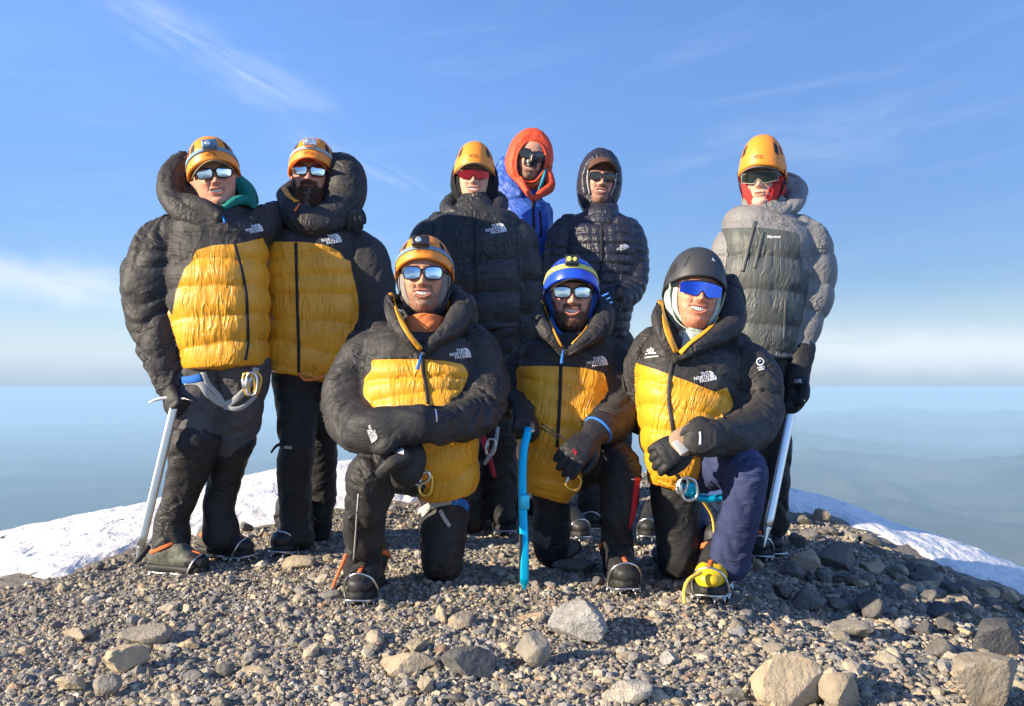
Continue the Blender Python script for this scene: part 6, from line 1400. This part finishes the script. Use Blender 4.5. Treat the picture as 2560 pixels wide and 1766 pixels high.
# ============ 9: right, grey jacket
def person9():
    D = 3.92
    r = empty('person', W(1925, 1398, D), 'man standing at the far right in a grey down jacket and red balaclava', 'person')
    T = pt([(1925, 528, .02, 62, 55), (1918, 556, .02, 112, 78), (1914, 620, 0, 116, 92), (1908, 710, 0, 112, 96), (1905, 800, 0, 104, 92), (1902, 870, 0, 90, 84), (1903, 900, 0, 86, 80)], D, **V12)
    A1 = pt([(1838, 590, .03, 42), (1822, 630, 0, 46), (1812, 710, 0, 42), (1815, 790, -.02, 38), (1830, 850, -.05, 34)], D)
    A2 = pt([(1990, 585, .02, 56), (2020, 620, 0, 64), (2030, 690, 0, 62), (2022, 760, -.01, 58), (2004, 825, -.03, 48), (2000, 872, -.05, 40)], D)
    L1 = pt([(1870, 880, 0, 60, 66), (1872, 1060, 0, 50, 56), (1880, 1180, .0, 44, 48), (1885, 1330, .05, 42, 46)], D)
    L2 = pt([(1936, 880, 0, 50, 66), (1938, 1040, 0, 46, 56), (1936, 1160, -.02, 42, 48), (1932, 1270, .02, 40, 46), (1932, 1318, .04, 42, 46)], D)
    seat = pt([(1902, 860, .03, 80, 76), (1902, 940, .03, 82, 74)], D)
    garment(r, 'trousers', [L1, L2, seat], [1, 1, 0], .009, [M_PBLK2, M_PBLK2], style={i: ('folds', dict(amp=.016, k=(5, 14))) for i in range(3)}, seed=90, subname={1: 'trouser_leg'})
    ss = seam(T, D, [(1914, 575), (1912, 655), (1908, 737), (1905, 820), (1902, 885)])
    GP = [(1700, 571), (1810, 571), (1850, 570), (1900, 569), (1960, 576), (1996, 584), (2000, 640), (2030, 700), (2030, 1000), (1700, 1000)]
    j, jt, _ = garment(r, 'jacket', [T, A1, A2], [0, 1, 1], .0070, [M_GREY, M_GREY, M_OLIVE], panel=GP, pmat=M_OLIVE, style={0: ('quilt', dict(seams=ss, amp=.015)), 1: ('quilt', dict(sp=.13, amp=.011)), 2: ('quilt', dict(sp=.13, amp=.011))}, seed=91, D=D, back_v=575)
    H = [pt([(1872, 534, -.05, 16), (1900, 545, -.10, 16), (1940, 540, -.07, 24), (1985, 510, .0, 32), (1988, 470, .10, 36), (1950, 455, .17, 36), (1900, 470, .14, 34), (1866, 500, .03, 22), (1870, 526, -.03, 16)], D), pt([(1960, 470, .10, 40, 44), (1975, 505, .07, 42, 44)], D), pt([(1915, 575, -.02, 70, 50), (1915, 552, .0, 54, 44)], D)]
    soft(j, 'hood', H, .0072, M_GREY, .009, 7)
    zipper(jt, [(1888, 556), (1878, 590), (1866, 640), (1856, 680)], j, w=.014, mat=M_OLIVE); tape('pocket_zip', jt, [(1908, 580), (1898, 620), (1886, 672)], .014, M_OLIVE, j, .004); tape('pocket_zip', jt, [(1964, 750), (1962, 800), (1960, 850)], .010, M_OLIVE, j, .003)
    decal('maker_mark', jt, text_vf('Marmot', .30, .006), 1918, 596, 34, 0, j)
    hm = head_matrix(1898, 443, 3.84, -24, 5, 1)
    k = dict(skin=(.62, .40, .32), smile=.12, beard=.0, bcol=(.30, .22, .16), wide=.96)
    body_and_head(r, hm, [T, A1, A2, L1, L2, seat], k)
    headshell(hm, r, M_RKNIT, [(-.076, .044, .075, -.100), (-.066, .056, .085, -.122), (-.045, .074, .100, -.136), (-.02, .084, .118, -.142), (.02, .087, .132, -.150), (.06, .086, .130, -.150), (.09, .068, .105, -.13), (.110, .03, .05, -.06), (.114, .008, .01, -.01)], 'balaclava', amp=.003, fold=50)
    hl = Helmet(hm, r, M_HEL, h=.134); hl.vents(); hl.text('PETZL', .18); chin_straps(hm, r)
    brim(hm, r, M_GCAP, z0=.040, drop=.014, reach=.060); capband(hm, r, M_GCAP); shield(hm, M_GRNM, r, edge=True, framemat=M_WFRAME, hw=.072, top=.020, bot=-.034)
    # gauntlet mitten
    g = [pt([(2000, 872, -.05, 42), (1996, 900, -.06, 38), (1992, 945, -.08, 33), (1990, 980, -.09, 31), (1986, 1005, -.11, 28), (1978, 1018, -.14, 22)], D), pt([(2004, 955, -.12, 18), (2012, 985, -.17, 15), (2002, 1005, -.19, 13)], D)]
    m_, mt, _ = soft(r, 'glove', g, .006, M_GLOVE, .008, 5); decal('maker_mark', mt, text_vf('OR', .8, .02), 1986, 958, 16, 0, m_)
    tape('glove_strap', mt, [(1964, 962), (1990, 966), (2016, 962)], .012, M_KSTR, m_, .003)
    boot(1900, 1402, 3.80, -14, r, M_BOOTK, M_BOOTK, strapm=M_ORSTR, bail=M_METAL, lift=.015); boot(1944, 1396, 3.9, 14, r, M_BOOTK, M_BOOTK, strapm=M_ORSTR, bail=M_METAL, lift=.015)
person9()
# ============ 7: kneeling middle, blue helmet
def person7():
    D = 3.36
    r = empty('person', W(1500, 1490, 3.2), 'kneeling man with a dark beard and blue helmet holding a blue ice axe', 'person')
    T = pt([(1428, 832, .03, 60, 56), (1428, 868, .02, 116, 84), (1420, 925, 0, 130, 100), (1408, 1000, -.01, 122, 112), (1398, 1075, -.02, 116, 116), (1386, 1150, -.02, 98, 108), (1376, 1205, -.0, 76, 96), (1366, 1240, .0, 62, 86)], D, **V12)
    A1 = pt([(1335, 890, .05, 50), (1298, 930, .05, 52), (1270, 985, .0, 44), (1272, 1015, -.08, 38), (1300, 1030, -.15, 35)], D)
    A2 = pt([(1510, 880, .03, 52), (1538, 920, .01, 60), (1548, 985, -.02, 60), (1540, 1045, -.10, 58), (1512, 1072, -.19, 50), (1490, 1080, -.24, 42)], D)
    L1 = pt([(1385, 1170, .06, 72, 78), (1380, 1260, .08, 58, 66), (1379, 1330, .1, 56, 60), (1378, 1372, .12, 52, 54), (1392, 1384, .28, 46, 44), (1432, 1372, .60, 38, 36)], D)
    L2 = pt([(1420, 1170, .04, 66, 74), (1500, 1150, -.10, 60, 64), (1552, 1165, -.20, 54, 58), (1548, 1250, -.20, 50, 54), (1541, 1316, -.17, 44, 50), (1544, 1376, -.14, 47, 50), (1545, 1402, -.13, 48, 48)], D)
    seat = pt([(1395, 1150, .10, 84, 74), (1395, 1200, .12, 80, 70)], D)
    tm, tt, _ = garment(r, 'trousers', [L1, L2, seat], [1, 1, 0], .0080, [M_PBLK, M_PBLK], style={i: ('folds', dict(amp=.013, k=(4, 14))) for i in range(3)}, seed=104, subname={1: 'trouser_leg'})
    ss = seam(T, D, [(1420, 920), (1412, 968), (1408, 1021), (1400, 1073), (1392, 1125), (1384, 1175)])
    YP = [(1262, 985), (1272, 960), (1290, 925), (1298, 916), (1350, 915), (1402, 916), (1460, 920), (1512, 933), (1516, 955), (1523, 985), (1516, 1010), (1500, 1035), (1560, 1080), (1500, 1290), (1250, 1290), (1240, 1000)]
    j, jt, _ = garment(r, 'jacket', [T, A1, A2], [0, 1, 1], .0064, [M_BLK, M_BLK, M_YEL], panel=YP, style={0: ('quilt', dict(seams=ss, amp=.010)), 1: ('folds', dict(amp=.012)), 2: ('folds', dict(amp=.014))}, seed=111, D=D, back_v=920)
    H = [pt([(1410, 886, -.16, 20), (1374, 842, -.15, 28), (1350, 800, -.10, 26), (1351, 770, -.03, 18), (1375, 765, .05, 28), (1430, 775, .15, 40), (1488, 768, .10, 40), (1508, 790, .0, 38), (1490, 832, -.10, 34), (1450, 862, -.15, 26), (1410, 886, -.16, 19)], D),
         pt([(1350, 800, .02, 34), (1362, 840, -.04, 36)], D), pt([(1488, 790, .06, 40, 44), (1500, 820, .03, 42, 44), (1480, 850, -.02, 40, 44)], D), pt([(1440, 785, .1, 55, 38), (1440, 840, .08, 75, 46)], D)]
    hd, ht, _ = soft(j, 'hood', H, .0064, M_BLK, .007, 18)
    tape('hood_lining', ht, [(1350, 742), (1364, 780), (1380, 820), (1404, 868)], .008, M_YEL, j, .0025, .003)
    tape('hood_lining', ht, [(1478, 800), (1460, 832), (1430, 862)], .006, M_YEL, j, .0025, .003)
    zipper(jt, [(1402, 916), (1400, 990), (1396, 1060), (1393, 1118)], j, w=.012)
    v, f = wire([W(1408, 876, 3.145), W(1406, 890, 3.135), W(1404, 908, 3.13)], [.002, .004, .006], 8, 3); part('zip_pull', v, f, M_BSTR, j)
    decal('logo', jt, LOGO, 1496, 904, 25, 8, j)
    hm = head_matrix(1431, 732, 3.27, -1, -1, 1)
    k = dict(skin=(.55, .32, .25), smile=.9, beard=.85, bcol=(.11, .060, .040), hairs=4200, hlen=.008, wide=1.03)
    b = body_and_head(r, hm, [T, A1, A2, L1, L2], k)
    headshell(hm, r, M_BLKNIT, [(-.038, .0755, .09, -.112), (-.022, .086, .115, -.128), (0, .091, .132, -.145), (.05, .089, .132, -.15), (.09, .068, .105, -.13), (.112, .02, .03, -.04)], 'blue_balaclava', rimr=.005)
    for s in (-1, 1):
        P = xf(hm, [(s * .074, -.045, -.085), (s * .055, -.060, -.125), (s * .022, -.068, -.165), (-.008, -.064, -.195)]); v, f = wire(P, [.008, .009, .011, .012], 8, 4); part('blue_collar', v, f, M_BLKNIT, r)
    hl = Helmet(hm, r, M_HELB, a=.098, h=.086); hl.vents(); hl.strap(M_YELB, .42, .60); hl.lamp(M_LAMPK, M_LAMPK, w=.050, hgt=.040, t=.62, kind=1, dx=-.04)
    brim(hm, r, M_KCAP, z0=.046, drop=.036, reach=.046); capband(hm, r, M_KCAP); lens_pair(hm, M_CHROME, r); chin_straps(hm, r)
    # hands: one on the axe head, one hanging over the knee
    g, _m = hand(W(1296, 1022, 3.20), W(1330, 1075, 3.06) - W(1296, 1022, 3.20), Vector((.45, -.7, .55)), 1, r, curl=(.55, .9, .6), scale=1.05, cuff=.06, cuffr=.05, thumb=.3)
    g2_, m2 = hand(W(1478, 1092, 3.08), W(1428, 1142, 3.00) - W(1478, 1092, 3.08), Vector((-.05, -1, .35)), 1, r, curl=(.35, .5, .4), scale=1.12, cuff=.07, cuffr=.05, thumb=.2)
    ck = [(*xf(m2, [(-.045 * 1.0, .052 * math.cos(a), .044 * math.sin(a))])[0],) for a in np.linspace(0, 2 * math.pi, 15)[:-1]]
    v, f = wire(ck, .0055, 8, 2, closed=True); part('blue_cord', v, f, M_BSTR, r)
    tr = bvh(np.array([tuple(x.co) for x in g2_.data.vertices]) + np.array(r.location), [tuple(p.vertices) for p in g2_.data.polygons])
    decal('maker_mark', tr, text_vf('OR', .9, .02), 1428, 1126, 13, -50, g2_, M_RED)
    tr = bvh(np.array([tuple(x.co) for x in g.data.vertices]) + np.array(r.location), [tuple(p.vertices) for p in g.data.polygons])
    decal('maker_mark', tr, text_vf('OUTDOOR', .5, .02), 1324, 1028, 8, 0, g, M_RED)
    v, f = wire([W(1355, 1060, 3.06), W(1378, 1076, 3.05), W(1400, 1090, 3.05), W(1416, 1104, 3.04)], .003, 6, 4); part('leash', v, f, M_KSTR, r)
    v, f = wire([W(1352, 1070, 3.05), W(1376, 1084, 3.04), W(1398, 1098, 3.04)], .003, 6, 4); part('leash', v, f, M_KSTR, r)
    karabiner(W(1434, 1206, 3.14), .05, .050, M_GOLD, r, 20)
    for i, m in enumerate((M_LBSTR, M_GSTR, M_LBSTR)): tape('leg_loop', tt, [(1392, 1224 + 7 * i), (1416, 1232 + 7 * i), (1446, 1242 + 7 * i)], .012, m, r, .004, .003)
    tape('red_stripe', tt, [(1594, 1195), (1588, 1240), (1582, 1290), (1576, 1318)], .030, M_RED, r, .003)
    tape('reflective_tab', tt, [(1578, 1199), (1592, 1199)], .004, M_WHITE_P, r, .002)
    tape('knee_patch', tt, [(1336, 1335), (1352, 1350), (1374, 1358)], .055, M_PGREY, r, .002)
    boot(1568, 1488, 3.03, 4, r, M_BOOTK, M_BOOTK, strapm=M_ORSTR, tabs=M_LIME, bail=M_METAL, lift=.018)
    boot(1458, 1362, 3.92, 20, r, M_BOOTK, M_BOOTK, bail=M_METAL, lift=.03, pitch=0, sc=.9, shaft=False)
person7()
# ============ 8: kneeling right, dark helmet
def person8():
    D = 3.16
    r = empty('person', W(1790, 1505, 3.0), 'kneeling laughing man with a dark grey helmet, violet-blue glasses and navy trousers', 'person')
    T = pt([(1762, 850, .02, 62, 58), (1752, 880, .02, 125, 90), (1722, 940, 0, 134, 108), (1706, 1010, -.01, 118, 116), (1692, 1085, -.02, 100, 116), (1684, 1150, -.02, 80, 104), (1674, 1200, .0, 62, 92), (1668, 1222, .0, 54, 88)], D, **V12)
    A1 = pt([(1640, 860, .05, 52), (1605, 905, .08, 50), (1592, 980, .12, 42), (1598, 1060, .1, 38)], D)
    A2 = pt([(1835, 880, .03, 60), (1878, 930, 0, 70), (1898, 1000, -.02, 68), (1888, 1062, -.10, 64), (1835, 1092, -.22, 54), (1775, 1098, -.30, 48), (1730, 1098, -.34, 43)], D)
    L1 = pt([(1690, 1160, .06, 70, 78), (1697, 1240, .06, 66, 72), (1706, 1310, .06, 64, 66), (1700, 1380, .06, 56, 60), (1696, 1400, .08, 52, 56), (1690, 1404, .24, 46, 44), (1650, 1385, .66, 38, 36)], D)
    L2 = pt([(1730, 1170, .05, 70, 76), (1800, 1165, -.10, 64, 66), (1858, 1172, -.22, 60, 62), (1856, 1240, -.22, 56, 58), (1846, 1300, -.18, 52, 54), (1830, 1370, -.12, 54, 54), (1822, 1412, -.10, 54, 52)], D)
    seat = pt([(1705, 1140, .10, 84, 76), (1710, 1200, .12, 80, 70)], D)
    tm, tt, _ = garment(r, 'trousers', [L1, L2, seat], [0, 1, 0], .0078, [M_PNAVY, M_PNAVY], style={i: ('folds', dict(amp=.010, k=(5, 11))) for i in range(3)}, seed=124, subname={1: 'trouser_leg'})
    soft(r, 'overtrouser_leg', [pt([(1688, 1190, .04, 66, 74), (1690, 1250, .04, 66, 72), (1696, 1310, .04, 62, 68), (1694, 1380, .04, 55, 62), (1693, 1405, .05, 50, 56)], D)], .0078, M_PBLK, .007, 3)
    ss = seam(T, D, [(1722, 935), (1710, 985), (1704, 1040), (1694, 1090), (1686, 1140), (1676, 1185)])
    YP = [(1560, 890), (1598, 911), (1640, 924), (1672, 936), (1730, 957), (1786, 980), (1817, 968), (1830, 1000), (1842, 1050), (1860, 1100), (1800, 1290), (1560, 1290), (1540, 900)]
    j, jt, _ = garment(r, 'jacket', [T, A1, A2], [0, 1, 1], .0062, [M_BLK, M_BLK, M_YEL], panel=YP, style={0: ('quilt', dict(seams=ss, amp=.010)), 1: ('folds', dict(amp=.012)), 2: ('folds', dict(amp=.017))}, seed=131, D=D, back_v=920)
    H = [pt([(1690, 900, -.15, 20), (1662, 850, -.14, 27), (1645, 800, -.10, 25), (1642, 765, -.03, 16), (1662, 762, .05, 28), (1730, 770, .15, 42), (1800, 745, .12, 50), (1828, 770, .04, 46), (1820, 820, -.05, 40), (1770, 850, -.12, 32), (1725, 876, -.15, 24), (1690, 900, -.15, 19)], D),
         pt([(1820, 710, .12, 40, 44), (1826, 770, .10, 46, 50), (1815, 825, .05, 44, 50)], D), pt([(1660, 800, .0, 34), (1676, 850, -.05, 38)], D), pt([(1750, 790, .1, 60, 40), (1750, 850, .06, 90, 50)], D)]
    hd, ht, _ = soft(j, 'hood', H, .0064, M_BLK, .009, 28)
    tape('hood_lining', ht, [(1646, 742), (1656, 780), (1668, 830), (1690, 882)], .022, M_YEL, j, .0025, .003)
    tape('hood_lining', ht, [(1798, 798), (1770, 826), (1730, 856), (1700, 884)], .016, M_YEL, j, .0025, .003)
    zipper(jt, [(1684, 898), (1676, 930), (1672, 1000), (1680, 1060), (1684, 1085)], j, w=.012, mat=M_BLK)
    decal('logo', jt, LOGO, 1766, 942, 27, 10, j); decal('emblem', jt, EMBL, 1901, 912, 20, 10, j)
    MT = (np.array([(-.9, 0, 0), (-.45, .95, 0), (-.25, .95, 0), (-.62, 0, 0), (-.5, 0, 0), (.05, 1.1, 0), (.3, 1.1, 0), (-.1, 0, 0), (.0, 0, 0), (.42, .9, 0), (.9, 0, 0)]), [(0, 3, 2, 1), (4, 7, 6, 5), (8, 10, 9)])
    decal('mountain_emblem', jt, MT, 1628, 886, 15, 6, j); decal('mountain_emblem', jt, text_vf('EXPEDITIONS', .42, .008), 1613, 897, 13, 6, j)
    tape('reflective_tab', jt, [(1750, 1080), (1751, 1096), (1750, 1112)], .007, M_WHITE_P, j, .002)
    hm = head_matrix(1754, 724, 3.05, 3, -4, 8)
    k = dict(skin=(.62, .32, .22), smile=1.0, beard=.30, bcol=(.34, .12, .05), hairs=2600, hlen=.004, flush=1.5, wide=1.0)
    b = body_and_head(r, hm, [T, A1, A2, L1, L2], k)
    headshell(hm, r, M_MINT, [(-.045, .0720, .085, -.122), (-.028, .086, .112, -.135), (0, .092, .130, -.152), (.05, .089, .130, -.155), (.09, .068, .105, -.13), (.112, .02, .03, -.04)], 'pale_hood', rimr=.006)
    soft(r, 'pale_collar', [pt([(1728, 850, -.06, 38, 40), (1712, 875, -.10, 24, 24), (1694, 896, -.13, 12, 12)], D)], .0055, M_MINT, .005, 6)
    hl = Helmet(hm, r, M_HELK, a=.102, h=.108, rim=.040, side=.004, backz=-.035, flare=.02, ex=2.2, kind='foam')
    for sg in (-1, 1):
        hl.patch('vent', [(sg * 38, .30), (sg * 41, .28), (sg * 36, .58), (sg * 33, .58)], M_VENT); hl.patch('vent', [(sg * 56, .26), (sg * 72, .18), (sg * 76, .44), (sg * 62, .48)], M_VENT); hl.patch('vent', [(sg * 84, .12), (sg * 96, .10), (sg * 92, .34)], M_VENT)
    hl.patch('emblem', [(12, .50), (21, .48), (16.5, .60)], M_WHITE_P, sub=1)
    shield(hm, M_PURP, r, hw=.069, top=.023, bot=-.032); chin_straps(hm, r, M_MINT)
    g, m1 = hand(W(1722, 1100, 2.83), W(1660, 1135, 2.80) - W(1722, 1100, 2.83), Vector((-.15, -1, .3)), 1, r, curl=(.5, .8, .6), scale=1.05, cuff=.055, cuffr=.052, thumb=.3)
    c = remesh([Tube([(-.055, 0, .0, .050, .042), (-.01, 0, .006, .044, .034), (.03, 0, .010, .044, .026), (.055, .006, .011, .036, .018)], flat=(0, 0, 1), n=18)], .0045, 1); part('leather_cuff', xf(m1, c[0] * 1.06), c[1], M_TANL, r)
    c = box((.052, .012, .029), (.034, .050, .010), bev=.3); part('glove_patch', xf(m1, c[0]), c[1], M_GSTR, r)
    karabiner(W(1722, 1222, 2.93), .070, .055, M_METAL, r, -10, name='belay_karabiner'); karabiner(W(1706, 1216, 2.94), .05, .03, M_METAL, r, 20)
    v, f = wire([W(1680, 1168, 2.93), W(1698, 1196, 2.93), W(1712, 1206, 2.94)], .006, 6, 3); part('leash', v, f, M_KSTR, r)
    v, f = box(W(1724, 1222, 2.96), (.05, .02, .05), bev=.3); part('belay_device', v, f, M_BLUEA, r)
    tape('leg_loop', tt, [(1740, 1236), (1770, 1244), (1800, 1248)], .026, M_BLUEA, r, .004, .004)
    v, f = wire([W(1728, 1240, 2.97), W(1764, 1248, 2.98), W(1806, 1244, 2.97)], .012, 8, 3); part('harness_loop', v, f, M_BLUEA, r)
    v, f = wire([W(1756, 1250, 3.0), W(1780, 1290, 3.04), W(1786, 1340, 3.05)], [.006, .005, .004], 6, 3); part('yellow_strap', v, f, M_YSTR, r)
    boot(1768, 1507, 2.95, -22, r, M_BOOTK, M_BOOTY, strapm=M_ORSTR, bail=M_METAL, lift=.02, wrap=True, sc=1.05)
    v, f = wire([W(1752, 1432, 2.93), W(1722, 1450, 2.90), W(1710, 1480, 2.88), W(1712, 1508, 2.87)], [.007, .007, .006, .005], 6, 4); part('loose_strap', v, f, M_YSTR, r)
    boot(1618, 1360, 3.95, -16, r, M_BOOTK, M_BOOTK, bail=M_METAL, lift=.03, pitch=0, sc=.9, shaft=False)
person8()
# ------------------------------------------------------------------ ice axes
def axe(top, bot, headdir, label, mat, name='ice_axe', head=True, sp=1.0, w=.017, d=.010, bend=None, tail=None):
    top, bot = Vector(top), Vector(bot); r = empty(name, tuple(bot), label, 'ice axe'); ax = (bot - top).normalized()
    mids = bend or []
    T = Tube([(*top, w, d)] + [(*m, w, d) for m in mids] + [(*bot, w, d)], n=20, sub=6 if mids else 14, ex=3, cap=(.2, .2)); s = part('shaft', T.V, T.F, mat, r)
    t2 = Tube([(*bot, w * .95, d * 1.02), (*(bot + ax * .028 * sp), w * .62, d * .7), (*(bot + ax * .085 * sp), .003, .003)], n=12, sub=3); part('spike', t2.V, t2.F, M_METAL if sp == 1 else mat, r)
    if head:
        h = Vector(headdir).normalized(); up = -ax
        M = frame(top, h, up) @ Matrix.Scale(.66, 4)
        pick = Tube([(-.01, 0, .004, .006, .015), (.05, 0, .010, .0045, .013), (.11, 0, .002, .0035, .010), (.165, 0, -.020, .002, .004)], n=12, flat=(0, 0, 1)); part('pick', xf(M, pick.V), pick.F, M_METAL, r)
        adz = Tube([(.01, 0, .004, .006, .014), (-.05, 0, .008, .010, .007), (-.085, 0, .002, .026, .003), (-.100, 0, -.006, .028, .0015)], n=14, flat=(0, 0, 1)); part('adze', xf(M, adz.V), adz.F, M_METAL, r)
    return r
a = axe(W(440, 1000, 3.45), W(352, 1366, 3.42), (-1, .1, .02), 'long silver ice axe held by the man at the far left, spike in the gravel', M_METAL, w=.0165)
v, f = wire([W(372, 1368, 3.42), W(356, 1388, 3.40), W(338, 1408, 3.38)], [.010, .012, .007], 8, 3); part('spike_cover', v, f, M_RUB, a)
axe(W(1984, 1000, 3.80), W(1920, 1318, 3.68), (.15, -1, .1), 'silver ice axe standing behind the elbow of the man with the dark helmet', M_METAL, w=.018)
b = axe(W(1322, 1070, 3.06), W(1311, 1458, 2.97), (.3, .6, .1), 'curved bright blue ice axe held upright by the man in the blue helmet', M_BLUEA, name='ice_axe', head=False, sp=.25, w=.0150, d=.010, bend=[W(1309, 1130, 3.04), W(1306, 1210, 3.02), W(1308, 1300, 3.0), W(1311, 1380, 2.98)])
v, f = box(W(1301, 1395, 2.975), (.010, .012, .16), bev=.3); part('grip_insert', v, f, M_RUB, b)
v, f = box(W(1312, 1255, 2.995), (.031, .022, .050), bev=.2); part('grip_collar', v, f, plain('bright_blue_metal', (.05, .62, .85), .3, .5, metal=.4), b)
for hh, m_ in ((.0, None),):
    t = Tube([(*W(1330, 1078, 3.05), .010, .006), (*W(1328, 1058, 3.12), .010, .006), (*W(1320, 1050, 3.22), .006, .010)], n=10); part('pick', t.V, t.F, M_METAL, b)
